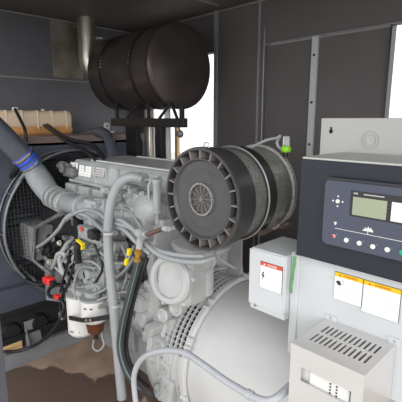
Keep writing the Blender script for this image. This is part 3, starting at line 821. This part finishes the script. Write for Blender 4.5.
# upper tower
m.prism([(-1.34,1.02,.70),(-1.34,.985,.98),(-1.34,1.02,1.25),(-1.34,1.5,1.25),(-1.34,1.62,.70)],(.05,0,0),.012)
m.build('flywheel_housing','hous',en)
# gear case boss with round cover
nrm=V((.16,-.97,.14)).normalized(); c=A(168.5,280,Y=.93)
m=MB(); 
qR=nrm.to_track_quat('Z','Y')
m.box(c-nrm*.09,(.17,.205,.16),nrm.to_track_quat('Z','Y'),bev=.03)
m.lathe(c-nrm*.03,nrm,[(.098,0),(.098,.025),(.090,.034),(.072,.034),(.070,.018)],40)
for k in range(6):
    a=2*PI*k/6+.5; e1=nrm.orthogonal().normalized(); e2=nrm.cross(e1); bolt(m,c-nrm*.012+(e1*math.cos(a)+e2*math.sin(a))*.105-nrm*.01,nrm,.007,.010)
m.build('gear_case','hous',en)
m=MB(); m.lathe(c-nrm*.022,nrm,[(.071,0),(.071,.004),(.066,.010),(0,.012)],40); m.build('round_cover','engine',en)
# lower bosses
m=MB()
for (px,py,Y_,dx,dz,rr) in ((160,316,.98,0,0,.03),(173,309,.99,0,0,.034)):
    c=A(px,py,Y=Y_); m.lathe(c+V((0,.04,0)),V((.2,-1,.1)),[(rr,0),(rr,.036),(rr*.7,.04),(rr*.5,.034),(0,.034)],20)
for (px,py,w,h,Y_) in ((137,300,.09,.10,.97),(142,318,.07,.07,.98),(150,298,.08,.16,1.02),(152,335,.10,.10,1.03),(160,345,.08,.08,1.0),(165,322,.14,.12,1.05),(166,372,.08,.12,1.0),(168,390,.08,.14,.99),(160,392,.06,.06,.99),(150,330,.05,.05,.97)):
    c=A(px,py,Y=Y_); m.box(c+V((0,.03,0)),(w,.10,h),Matrix.Rotation(.2,3,'Y'),bev=.014)
    bolt(m,c+V((w*.25,-.02,h*.2)),(0,-1,0),.009,.012); bolt(m,c+V((-w*.25,-.02,-h*.2)),(0,-1,0),.007,.010)
m.build('starter_mount','hous',en)
# starter motor below
c=A(143,325,Y=.99)
m=MB(); m.cyl(c+V((-.20,.02,0)),c+V((.02,.02,0)),.05,seg=24,bev=.01); m.cyl(c+V((-.17,-.02,.06)),c+V((-.05,-.02,.06)),.026,seg=18,bev=.004); m.each('starter_motor','engine_dk',en)

# ================================================================== ALTERNATOR
al=thing('alternator','big pale grey alternator drum with slotted vent ring at centre bottom','alternator',(-.7,AY,.12))
m=MB()
x0,x1=-1.272,-1.118
m.lathe((x0,AY,AZ),(1,0,0),[(AR-.004,0),(AR+.006,.0),(AR+.006,.012),(AR-.004,.014)],80)
m.build('vent_ring_edge','alt',al)
MB().lathe((x0,AY,AZ),(1,0,0),[(AR-.035,.0),(AR-.035,x1-x0+.03)],64).build('vent_core','dark',al)
# vent bars: slots between axial webs, with blank sectors
m=MB()
NB=96
def sector(mm,r0,r1,xa,xb,a0,a1,n=1):
    vs=[];fs=[]
    for k in range(n+1):
        a=a0+(a1-a0)*k/n
        for r in (r0,r1):
            for x in (xa,xb): vs.append(V((x,AY-r*math.cos(a),AZ+r*math.sin(a))))
    for k in range(n):
        i=4*k; j=4*(k+1)
        fs+=[(i,i+1,j+1,j),(i+2,j+2,j+3,i+3),(i,j,j+2,i+2),(i+1,i+3,j+3,j+1)]
    fs+=[(0,2,3,1),(4*n,4*n+1,4*n+3,4*n+2)]
    mm._add(vs,fs)
L=x1-x0
rows=[x0+.010+k*(L-.016)/5 for k in range(6)]
for k in range(6): sector(m,AR-.012,AR+.002,rows[k]-.0022,rows[k]+.0022,0,2*PI,120)
for k in range(NB):
    a=2*PI*k/NB
    if any(a0<=b<=a1 for (a0,a1) in ((-.12,.25),(.93,1.16),(1.50,1.58),(1.85,2.6),(3.3,4.6)) for b in (a,a-2*PI)): continue
    sector(m,AR-.014,AR-.002,x0,x1,a-.0045,a+.0045)
# solid blanking sectors
for (a0,a1) in ((-.12,.25),(.93,1.16),(1.50,1.58),(1.85,2.6),(3.3,4.6)):
    sector(m,AR-.014,AR-.008,x0+.004,x1,a0,a1,12)
m.build('vent_grille','alt',al)
m=MB()
for (a0,a1) in ((.22,.50),(.98,1.13)):
    pass
# flange + drum
m=MB()
m.lathe((x1-.004,AY,AZ),(1,0,0),[(AR-.02,0),(AR+.008,0),(AR+.010,.003),(AR+.010,.024),(AR+.006,.028),(AR-.006,.030)],96)
m.build('flange','alt',al)
m=MB(); m.lathe((x1+.02,AY,AZ),(1,0,0),[(AR-.010,0),(AR-.008,.02),(AR-.008,.75),(AR-.03,.78),(0,.78)],96,sharp=False)
m.build('stator_drum','alt',al)
for a in (.42,.52,.93,1.03,1.7,1.8,2.4,2.5,-.3,-.2):
    m=MB(); e=V((0,-math.cos(a),math.sin(a))); c=V((x1+.004,AY,AZ))+e*(AR+.012)
    m.cyl(c+V((.002,0,0)),c+V((.03,0,0)),.011,seg=12,bev=.002); m.box(c+V((.012,0,0))-e*.006,(.022,.018,.018),bev=.003); m.build('flange_bolt','alt',al)
m=MB()
for s in (-1,1): m.bx((-1.02,AY+s*.2-.05,.001),(-.45,AY+s*.2+.05,.36),.01)
m.build('foot','alt',al)
# ================================================================== AIR FILTER
fx,fz,fr=-.905,1.348,.166
af=thing('air_filter','round black capped engine air filter with mesh body above the alternator','air filter',(fx,1.05,fz-fr))
YA=.885
ax=(0,1,0); o0=(fx,YA,fz)
MB().lathe(o0,ax,[(0,.012),(.122,.012),(.128,.003),(.132,.003),(.134,.018),(.132,.03)],64).build('end_cap','fcap',af)
# rim ring (outer) with slots between ribs
m=MB(); m.lathe(o0,ax,[(.156,.012),(.158,.0),(fr,.0),(fr+.002,.006),(fr+.002,.040),(fr-.004,.046)],72)
m.lathe(o0,ax,[(.157,.035),(.157,.012)],72)
m.build('outer_rim','fblack',af)
MB().lathe(o0,ax,[(.130,.034),(.160,.034)],64).build('filter_media','fpaper',af)
m=MB()
for k in range(20):
    a=2*PI*k/20; e=V((math.cos(a),0,math.sin(a))); t=V((-math.sin(a),0,math.cos(a)))
    c=V(o0)+e*.1455+V((0,.017,0)); R_=Matrix((e,V((0,1,0)),t)).transposed()
    m.box(c,(.027,.03,.005),R_)
m.each('rim_rib','frib',af)
# centre medallion with radial ribs
m=MB(); m.lathe(o0,ax,[(.054,.013),(.054,.004),(.048,.004),(.048,.010)],48); m.build('cap_ring','mesh',af)
m=MB()
for k in range(12):
    a=2*PI*k/12+.1; e=V((math.cos(a),0,math.sin(a))); t=V((-math.sin(a),0,math.cos(a)))
    m.box(V(o0)+e*.026+V((0,.010,0)),(.042,.003,.0022),Matrix((e,V((0,1,0)),t)).transposed())
m.cyl(V(o0)+V((0,.012,0)),V(o0)+V((0,.006,0)),.007,seg=14)
m.build('cap_spoke','frib',af)
def arctext(body,r,a_mid,size,flip):
    n=len(body); step=size*.72/r
    for i,ch in enumerate(body):
        if ch==' ': continue
        k=(i-(n-1)/2)*step
        a=a_mid-k if not flip else a_mid+k
        e=V((math.cos(a),0,math.sin(a))); t=V((math.sin(a),0,-math.cos(a)))
        yd=e; xd=t
        if flip: yd=-e; xd=-t
        # viewed from -Y: right is +X
        text('embossed_letter',ch,size,V(o0)+e*r+V((0,.0115,0)),xd,yd,'mesh' if False else 'fcap2',af,depth=.0008,align='CENTER')
M['fcap2']=mat('filter_cap_lettering',rgb(90,88,88),.4,0,.04,14)
arctext('AIR FILTER',.094,PI/2,.016,False)
arctext('SERVICE PART',.100,-PI/2,.012,True)
# body
Lf=.33
m=MB(); m.lathe(o0,ax,[(fr-.012,.040),(fr-.012,Lf-.02)],96)
mo=m.build('mesh_body','mesh',af)
# perforated screen pattern
nt=M['mesh'].node_tree; b=nt.nodes['Principled BSDF']
tc=[n for n in nt.nodes if n.type=='TEX_COORD'][0]
vo=nt.nodes.new('ShaderNodeTexVoronoi'); vo.inputs['Scale'].default_value=120; vo.inputs['Randomness'].default_value=.7
nt.links.new(tc.outputs['Object'],vo.inputs['Vector'])
mr=nt.nodes.new('ShaderNodeMapRange'); mr.inputs['From Min'].default_value=.25; mr.inputs['From Max'].default_value=.45; mr.inputs['To Min'].default_value=.55; mr.inputs['To Max'].default_value=1
nt.links.new(vo.outputs['Distance'],mr.inputs['Value'])
rp=[n for n in nt.nodes if n.type=='VALTORGB'][0]
mul=nt.nodes.new('ShaderNodeVectorMath'); mul.operation='SCALE'
nt.links.new(rp.outputs['Color'],mul.inputs[0]); nt.links.new(mr.outputs['Result'],mul.inputs['Scale'])
nt.links.new(mul.outputs[0],b.inputs['Base Color'])
MB().lathe(o0,ax,[(fr-.010,.044),(fr-.003,.046),(fr-.003,.084),(fr-.010,.088)],96).build('front_collar','fblack',af)
MB().lathe(o0,ax,[(fr-.011,.150),(fr-.004,.152),(fr-.003,.158),(fr-.003,.196),(fr-.004,.200),(fr-.011,.204)],96).build('clamp_band','blackm',af)
MB().lathe(o0,ax,[(fr-.004,.150),(fr-.001,.152),(fr-.001,.155),(fr-.004,.157)],96).build('band_edge','seam',af)
MB().lathe(o0,ax,[(fr-.011,Lf-.035),(fr-.002,Lf-.032),(fr-.002,Lf-.016),(fr-.02,Lf-.006),(.11,Lf),(0,Lf)],96).build('rear_collar','mesh',af)
# band latches
for yy,px in ((.178,0),(Lf-.03,0)):
    a=-.75; e=V((math.cos(a),0,math.sin(a)))
    m=MB(); c=V(o0)+V((0,yy,0))+e*(fr+.006); m.box(c,(.016,.04,.018),Matrix.Rotation(-a,3,'Y'),bev=.003); m.cyl(c+V((0,-.02,0))+e*.004,c+V((0,.035,.01))+e*.012,.005,seg=10); m.build('band_latch','rust',af)
m=MB(); c=V(o0)+V((.02,.01,fr+.004)); m.tube([c+V((-.012,0,-.004)),c+V((-.006,0,.010)),c+V((.008,0,.010)),c+V((.014,0,-.004))],.002,8); m.build('pull_ring','steel',af)
# mount bracket
sb=thing('filter_bracket','grey upright steel plate bracket beneath the air filter','bracket',(-.98,1.1,AZ+AR))
c=A(236,256,Y=1.36)
MB().bx((c.x-.05,1.355,AZ+AR-.003),(c.x+.035,1.365,fz+.02),.002).build('plate','engine',sb)
MB().cyl((fx,YA+Lf-.002,fz-.05),(fx,1.354,fz-.05),.05,seg=24).build('saddle','engine',sb)
# round tray below the filter (housing top)
c=A(183,250,Y=.99)
m=MB(); m.lathe((c.x,1.09,1.045),(0,0,1),[(0,0),(.07,0),(.08,.02),(.105,.045),(.118,.055),(.122,.070),(.112,.075),(0,.075)],40); m.build('turbo_flange','hous',en)
m=MB(); m.tube(path([(205,243,1.02),(214,252,1.0),(214,264,.99),(206,272,1.0)]),.006,10); m.build('oil_feed_line','conduit',en)
MB().tube(path([(196,262,1.12),(206,256,1.10),(216,256,1.10),(228,264,1.12),(236,268,1.14)]),.007,10).build('oil_feed_line','conduit',en)
m=MB(); m.cyl((c.x,1.09,.90),(c.x,1.09,1.046),.05,seg=24,bev=.005); m.build('turbo_pedestal','hous',en)

# restriction indicator with green cap
c=A(286,148,Y=1.19)
ri=thing('restriction_indicator','clear air filter restriction indicator with lime green cap','indicator',(c.x,1.19,fz+fr-.01))
zt_=A(286,152,Y=1.19).z
MB().cyl((c.x,1.19,fz+fr-.02-.02),(c.x,1.19,zt_),.010,seg=14).build('stem','black',ri)
MB().cyl((c.x,1.19,zt_-.001),(c.x,1.19,zt_+.020),.017,seg=20,bev=.004).build('green_collar','lime',ri)
MB().cyl((c.x,1.19,zt_+.019),(c.x,1.19,A(286,136,Y=1.19).z),.012,seg=18,bev=.003).build('sight_tube','clear',ri)
l=path([(243,151,1.10),(256,145,1.15),(267,140,1.18),(277,138,1.19),(280,136,1.195),(277,143,1.195),(281,149,1.195),(285,147,1.19)])
tag(MB().tube(l,.0055,10).build('indicator_tube','conduit'),'thin pale tube looping to the green capped indicator above air filter','tube')

# ================================================================== CONTROL CABINETS
YP=.95
cb=thing('terminal_cabinet','pale grey generator terminal cabinet carrying two yellow headed notices','cabinet',(-.3,1.09,.9))
MB().bx((-.607,.98,.90),(.06,1.19,1.224),.004).build('body','box',cb)
MB().bx((-.612,.974,.90),(-.586,1.0,1.222),.003).build('corner_fold','box',cb)
m=MB()
for (px,py) in ((299,276),(300,283),(352,270),(331,277)): bolt(m,A(px,py,Y=.98),(0,-1,0),.0045,.003)
m.each('screw','box',cb)
def notice(px0,py0,px1,py1,Y_,hdr,txt,par,tcol,hh,label):
    a=A(px0,py0,Y=Y_); b=A(px1,py1,Y=Y_)
    x0_,x1_,zt2,zb2=a.x,b.x,a.z,b.z
    bk=MB().bx((x0_-.001,Y_-.0010,zb2-.001),(x1_+.001,Y_+.001,zt2+.001)).build('notice_border','ink',par)
    bk['label']=label
    MB().bx((x0_,Y_-.0018,zb2),(x1_,Y_-.0009,zt2-hh)).build('notice_paper','paper',bk)
    MB().bx((x0_,Y_-.0018,zt2-hh),(x1_,Y_-.0009,zt2)).build('notice_header',hdr,bk)
    text('notice_text',txt,hh*.72,((x0_+x1_)/2+.004,Y_-.0022,zt2-hh/2),XDIR,ZDIR,tcol,bk,align='CENTER')
    xx=x0_+(x1_-x0_)*.19
    MB().prism([(xx-hh*.32,Y_-.0018,zt2-hh*.78),(xx+hh*.32,Y_-.0018,zt2-hh*.78),(xx,Y_-.0018,zt2-hh*.2)],(0,-.0006,0)).build('warning_triangle',tcol,bk)
    return bk,x0_,x1_,zt2,zb2
bk,x0_,x1_,zt2,zb2=notice(335.5,271.5,362,307.5,.979,'yellow','WARNING',cb,'orange',.0115,'white notice with yellow header and dark bird-like pictogram')
# pictogram: dark hand / spray mark
m=MB(); zz=zt2-.026; m.prism([(x0_+.004,.9772,zz-.001),(x0_+.012,.9772,zz-.009),(x0_+.020,.9772,zz-.007),(x0_+.016,.9772,zz+.003),(x0_+.009,.9772,zz+.004)],(0,-.0006,0)); m.build('pictogram','ink',bk)
m=MB(); m.tube([(x0_+.019,.9768,zz+.006),(x0_+.024,.9768,zz+.008),(x0_+.026,.9768,zz+.002),(x0_+.022,.9768,zz-.006)],.0008,5); m.build('pictogram','graypaper',bk)
m=MB()
for k in range(4): m.bx((x0_+.006,.9768,zt2-.042-k*.006),(x1_-.012-.006*(k%2),.9775,zt2-.0410-k*.006))
m.build('print_line','graypaper',bk)
bk,x0_,x1_,zt2,zb2=notice(363.5,279.5,398,323,.979,'yellow','WARNING',cb,'orange',.0115,'larger white notice with yellow header')
m=MB()
for k in range(7): m.bx((x0_+.006,.9768,zt2-.022-k*.0065),(x1_-.008-.008*(k%3==2),.9775,zt2-.0213-k*.0065))
m.build('print_line','graypaper',bk)

sbx=thing('junction_box','small pale grey box with red headed danger notice, left of terminal cabinet','junction box',(-.67,1.0,1.01))
zt1=1.213
MB().bx((-.742,.95,1.012),(-.613,1.12,zt1),.004).build('body','box',sbx)
MB().bx((-.744,.946,1.03),(-.617,.951,zt1-.004),.001).build('front_cover','box',sbx)
m=MB()
for (px,py) in ((287,315),(255,305)): bolt(m,A(px,py,Y=.946),(0,-1,0),.004,.003)
m.each('screw','steel',sbx)
bk,x0_,x1_,zt2,zb2=notice(261,261,281.5,294.5,.9455,'redink','DANGER',sbx,'paper',.0115,'white notice with red header and lightning bolt')
m=MB(); cx=x0_+.0105; cz=(zt2+zb2)/2-.002
m.prism([(cx,.9437,cz+.013),(cx-.005,.9437,cz-.001),(cx,.9437,cz-.001),(cx-.003,.9437,cz-.013),(cx+.006,.9437,cz+.003),(cx+.001,.9437,cz+.003),(cx+.004,.9437,cz+.013)],(0,-.0006,0)); m.build('lightning_bolt','ink',bk)
m=MB()
for k in range(6): m.bx((x0_+.022,.9434,zt2-.022-k*.0055),(x1_-.005,.944,zt2-.0213-k*.0055))
m.build('print_line','graypaper',bk)
# green tape
l=path([(295,256,.945),(294.5,262,.944),(292.5,276,.944),(291,287,.944),(291,293,.944)])
m=MB(); 
for p_,q_ in zip(l,l[1:]): m.prism([p_+V((-.006,0,0)),p_+V((.006,0,0)),q_+V((.005,0,0)),q_+V((-.006,0,0))],V((0,-.0008,0)))
tp_=m.build('tape','green'); tag(tp_,'torn strip of green tape hanging at the edge of small junction box','tape')
tp_.location.y-=.0005

cp=thing('control_panel','navy steel control box holding the generator controller','control panel',(-.28,1.06,1.237))
MB().bx((-.584,YP,1.2255),(.06,1.19,1.496),.005).build('enclosure','navy',cp)
MB().bx((-.580,YP+.004,1.4962),(.058,1.188,1.502),.002).build('top_lid','boxw',cp)
m=MB(); c=A(296,252,Y=.95); m.bx((-.592,.945,1.220),(-.575,.985,1.2265),.002); m.build('hinge_tab','boxw',cp)
# controller module (rounded bezel)
mod=MB(); 
mx0=A(325,181,Y=.93).x-.004; ZT=A(325,176,Y=.94).z; ZB=A(323,243.5,Y=.94).z
def rrect(x0,z0,x1,z1,r,y,n=6):
    out=[]
    for (cx,cz,a0) in ((x1-r,z1-r,0),(x0+r,z1-r,PI/2),(x0+r,z0+r,PI),(x1-r,z0+r,1.5*PI)):
        for k in range(n+1): a=a0+PI/2*k/n; out.append((cx+r*math.cos(a),y,cz+r*math.sin(a)))
    return out
mx1=mx0+.27
mb_=MB(); mb_.prism(rrect(mx0,ZB,mx1,ZT,.016,YP-.001),(0,-.014,0),.003)
mod=mb_.build('controller_bezel','bezel',cp)
FYc=YP-.016
MB().prism(rrect(mx0+.004,ZB+.004,mx1-.004,ZT-.008,.013,FYc+.001),(0,-.0025,0)).build('fascia','fascia',cp)
yf=FYc-.0016
def at(px,py,y=None): return A(px,py,Y=yf if y is None else y)
# lcd
a=at(351,190); b=at(402,226); LX0,LZT,LZB=a.x,a.z,at(350.5,216).z
MB().prism(rrect(LX0,LZB,LX0+.145,LZT,.002,yf+.0005),(0,-.0008,0)).build('display_surround','lcdframe',cp)
a=at(353.5,196.5); b=at(386,218.5)
MB().bx((a.x,yf-.0014,at(353,214.5).z),(b.x,yf-.0002,at(353.5,196.5).z)).build('display','lcd',cp)
a2_=at(392,205); MB().bx((a2_.x,yf-.0014,at(353,214.5).z),(LX0+.138,yf-.0002,at(353.5,196.5).z)).build('display_label','paper',cp)
text('model_text','DSE',.006,(at(354,192.5).x,yf-.0008,at(354,193.2).z),XDIR,ZDIR,'paper',cp)
m=MB(); zz=at(354,193.2).z; m.bx((at(364,193).x,yf-.0010,zz-.0012),(at(385,193).x,yf-.0002,zz+.0012)); m.build('model_line','graypaper',cp)
m=MB()
for k in range(4): bolt(m,(at(389,200).x,yf-.0002,at(353.5,200).z-k*.0085),(0,-1,0),.0012,.0008)
m.each('status_lamp','fascia',cp)
# nav cluster
c=at(338,201.2); m=MB(); m.cyl(c,c+V((0,-.003,0)),.0055,seg=20,bev=.001)
for dx,dz in ((.0125,0),(-.0125,0),(0,.0125),(0,-.0125)): m.cyl(c+V((dx,0,dz)),c+V((dx,-.0015,dz)),.0022,seg=10)
m.each('navigation_button','white',cp)
c=at(335.5,223); m=MB(); m.prism([(c.x-.004,c.y,c.z+.003),(c.x+.004,c.y,c.z+.003),(c.x+.0025,c.y,c.z-.002),(c.x+.001,c.y,c.z-.005),(c.x-.002,c.y,c.z-.004)],(0,-.0008,0)); m.build('key_symbol','white',cp)
c=at(368,230); m=MB()
for k,h in enumerate((.003,.007,.005,.010,.006,.008,.004)): x=c.x-.0105+k*.0032; m.bx((x,yf-.001,c.z-.002),(x+.0026,yf,c.z-.002+h))
m.bx((c.x-.013,yf-.001,c.z-.0035),(c.x+.013,yf,c.z-.0018)); m.bx((c.x-.0006,yf-.001,c.z-.011),(c.x+.0006,yf,c.z-.003))
l1=at(335,228.5); m.bx((l1.x,yf-.001,c.z-.0118),(mx1-.02,yf,c.z-.0108)); m.build('mains_symbol','paper',cp)
for i,(px,py,mt) in enumerate(((334,236,'redp'),(346.5,240,'white'),(359.5,243,'white'),(373,246.5,'white'),(387.5,249.5,'white'),(402,252.5,'greenbtn'))):
    c=at(px,py); r_=.0046 if i==0 else .0062
    o=MB().cyl(c,c+V((0,-.0035,0)),r_,seg=24,bev=.001).build('push_button','white' if i==0 else mt,cp)
    if i==0: MB().cyl(c+V((0,-.0034,0)),c+V((0,-.0042,0)),r_*.75,seg=20).build('button_face','redp',o); o['label']='red ringed stop button'
    elif mt=='greenbtn': o['label']='green start button'
    MB().cyl(c+V((.0085,0,.0055)),c+V((.0085,-.0012,.0055)),.0009,seg=8).build('button_lamp','graypaper',cp)

rc=thing('rear_cabinet','tall off-white cabinet with keyhole slot standing behind the navy control box','cabinet',(-.3,1.32,.9))
MB().bx((-.668,1.20,.90),(.06,1.46,1.604),.003).build('body','boxw',rc)
c=A(370,140,Y=1.1985)
m=MB()
for r_ in (.026,.017): m.lathe(c,(0,-1,0),[(r_,-.001),(r_,.0012),(r_-.0014,.0012),(r_-.0014,-.001)],36)
m.build('knockout','boxw',rc)
c=A(331,131.5,Y=1.1985); m=MB(); m.cyl(c,c+V((0,-.001,0)),.0062,seg=18); m.bx(c+V((-.0028,-.001,0)),c+V((.0028,0,.014))); m.build('keyhole','dark',rc)

# perforated sheet box
pbx=thing('perforated_steel_box','bare sheet steel box with slotted top and window, mounted on cabinet front','junction box',(-.4,.89,.72))
px0_,px1_,py0_,py1_,pz1=-.492,-.306,.80,.978,1.056
T=.003
m=MB(); 
# top plate built as strips around two rows of slots
ns=12; sy=((py0_+.045,py0_+.088),(py0_+.100,py0_+.143)); sx0=px0_+.020; sx1=px1_-.016; pitch=(sx1-sx0)/ns
m.bx((px0_,py0_,pz1-T),(px1_,sy[0][0],pz1)); m.bx((px0_,sy[0][1],pz1-T),(px1_,sy[1][0],pz1)); m.bx((px0_,sy[1][1],pz1-T),(px1_,py1_,pz1))
for (ya,yb2) in sy:
    for k in range(ns+1):
        xa=sx0+k*pitch-pitch*.27; xb=sx0+k*pitch+pitch*.27
        if k==0: xa=px0_
        if k==ns: xb=px1_
        m.bx((xa,ya,pz1-T),(xb,yb2,pz1))
m.build('slotted_top','zinc',pbx)
m=MB()
# front with a window opening
wa=A(301,367,Y=py0_); wb_=A(350,400,Y=py0_); wz1=wa.z; wz0=A(301,381,Y=py0_).z; wx0=wa.x; wx1=A(351,392,Y=py0_).x
m.bx((px0_,py0_,.72),(wx0,py0_+T,pz1-T)); m.bx((wx1,py0_,.72),(px1_,py0_+T,pz1-T)); m.bx((wx0,py0_,wz1),(wx1,py0_+T,pz1-T)); m.bx((wx0,py0_,.72),(wx1,py0_+T,wz0))
m.bx((px0_,py0_+T,.72),(px0_+T,py1_,pz1-T)); m.bx((px1_-T,py0_+T,.72),(px1_,py1_,pz1-T)); m.bx((px0_+T,py1_-T,.72),(px1_-T,py1_,pz1-T))
m.bx((px0_,py0_-.001,pz1-.012),(px1_,py0_,pz1),.0)
m.build('casing','zinc',pbx)
MB().bx((px0_+T,py0_+.02,.74),(px1_-T,py0_+.13,.90),.003).build('circuit_breaker','white',pbx)
m=MB(); m.bx((wx0-.01,py0_+.016,wz0-.03),(wx0+.028,py0_+.022,wz1+.01),.001); m.bx((wx0+.02,py0_+.008,wz0-.012),(wx1-.006,py0_+.030,wz1-.006),.002); m.build('terminal_block','white',pbx)
m=MB()
for k in range(4):
    for j in range(2):
        c=V((wx0+.075+j*.016,py0_+.007,wz1-.012-k*.008)); m.bx(c-V((.002,0,.002)),c+V((.002,.003,.002)))
m.each('terminal_hole','dark',pbx)
m=MB(); m.bx((px0_-.004,.976,pz1-.006),(px0_+.03,.979,pz1+.014),.001); m.bx((px1_-.02,.976,pz1-.006),(px1_+.010,.979,pz1+.016),.001)
m.each('mounting_flange','box',pbx)
m=MB()
for x in (px0_+.012,px1_-.004): bolt(m,(x,.976,pz1+.007),(0,-1,0),.0025,.002)
m.each('screw','steel',pbx)

# ================================================================== BIG HOSES IN FRONT
cv=thing('grey_conduit','thick light grey conduit rising up the engine side and hooking over','conduit',A(121,400,Y=.84))
MB().tube(path([(141,179,.98),(132,177,.95),(122,181,.92),(115,191,.90),(110,208,.88),(108,232,.87),(109,262,.86),(113,300,.855),(117,345,.85),(121,387,.84),(122,398,.84)]),.0205,20,8).build('tube','conduit',cv)
m=MB(); c=A(141,179,Y=.99); m.lathe(c,(1,.25,-.1),[(.0,-.012),(.027,-.012),(.027,.02),(.0,.02)],20); m.build('end_collar','engine',cv)
m=MB()
for (px,py) in ((109,234),(115,306)):
    c=A(px,py,Y=.86); m.lathe(c,(0,0,1),[(.0205,0),(.024,0),(.024,.010),(.0205,.010)],20)
m.build('band_clamp','conduitw',cv)
bh=path([(139,258,.875),(135,275,.87),(129,298,.86),(123,322,.85),(120,345,.84),(124,365,.83),(133,381,.84),(143,391,.88),(153,397,.97)])
h1=thing('black_hose','thick charcoal rubber hose with pale stripe curving down past flywheel housing','hose',bh[4])
MB().tube(bh,.0150,16,8).build('tube','hoseg',h1)
MB().tube([p_+V((.012,-.0085,.006)) for p_ in bh],.0022,6,8).build('stripe','stripe',h1)
bh2=[A(q_[0],q_[1],Y=q_[2]) for q_ in ((147,258,.92),(141,276,.90),(134,298,.89),(129,322,.88),(126,345,.88),(130,364,.88),(138,376,.90),(148,386,.97))]
tag(MB().tube(bh2,.010,12,8).build('black_hose','black'),'thinner black hose just right of the striped black hose','hose')
lp=thing('pale_conduit','long pale conduit arching across the alternator vent ring to the lower right','conduit',A(150,400,Y=.80))
lpp=[V((A(137,412,Y=.80).x,.80,.012)),V((A(137,412,Y=.80).x,.80,.30))]+path([(137,412,.80),(135,396,.80),(134,376,.80),(140,361,.80),(152,353,.80),(170,350.5,.80),(187,354,.80),(205,366,.79),(226,381,.78),(250,395,.77),(266,401,.77),(278,397,.79),(290,386,.85)])
MB().tube(lpp,.0108,16,8).build('tube','conduitw',lp)
m=MB()
for i in (8,11):
    d_=(lpp[i+1]-lpp[i-1]).normalized(); m.lathe(lpp[i]-d_*.01,d_,[(.0105,0),(.0135,0),(.0135,.018),(.0105,.018)],18)
m.each('coupling','conduitw',lp)

# ================================================================== LIGHT
W=bpy.data.worlds.new('sky'); SC.world=W; W.use_nodes=True
nt=W.node_tree; bg=nt.nodes['Background']
tc=nt.nodes.new('ShaderNodeTexCoord'); sp=nt.nodes.new('ShaderNodeSeparateXYZ'); nt.links.new(tc.outputs['Generated'],sp.inputs[0])
rp=nt.nodes.new('ShaderNodeValToRGB'); rp.color_ramp.elements[0].position=.45; rp.color_ramp.elements[1].position=.9
rp.color_ramp.elements[0].color=(.93,.95,1,1); rp.color_ramp.elements[1].color=(1,1,1,1)
mr=nt.nodes.new('ShaderNodeMapRange'); mr.inputs['From Min'].default_value=-1; nt.links.new(sp.outputs['Z'],mr.inputs['Value']); nt.links.new(mr.outputs['Result'],rp.inputs['Fac'])
nt.links.new(rp.outputs['Color'],bg.inputs['Color']); bg.inputs['Strength'].default_value=1.5
sl=bpy.data.lights.new('sun','SUN'); sl.energy=1.55; sl.angle=math.radians(40); sl.color=(1,.985,.965)
so=bpy.data.objects.new('sun',sl); COL.objects.link(so)
so.rotation_euler=V((-.70,.66,-.30)).normalized().to_track_quat('-Z','Y').to_euler()
so.location=(1,-3,5)

SC.view_settings.view_transform='Standard'; SC.view_settings.look='None'; SC.view_settings.exposure=0.0; SC.view_settings.gamma=1; SC.view_settings.use_curve_mapping=False
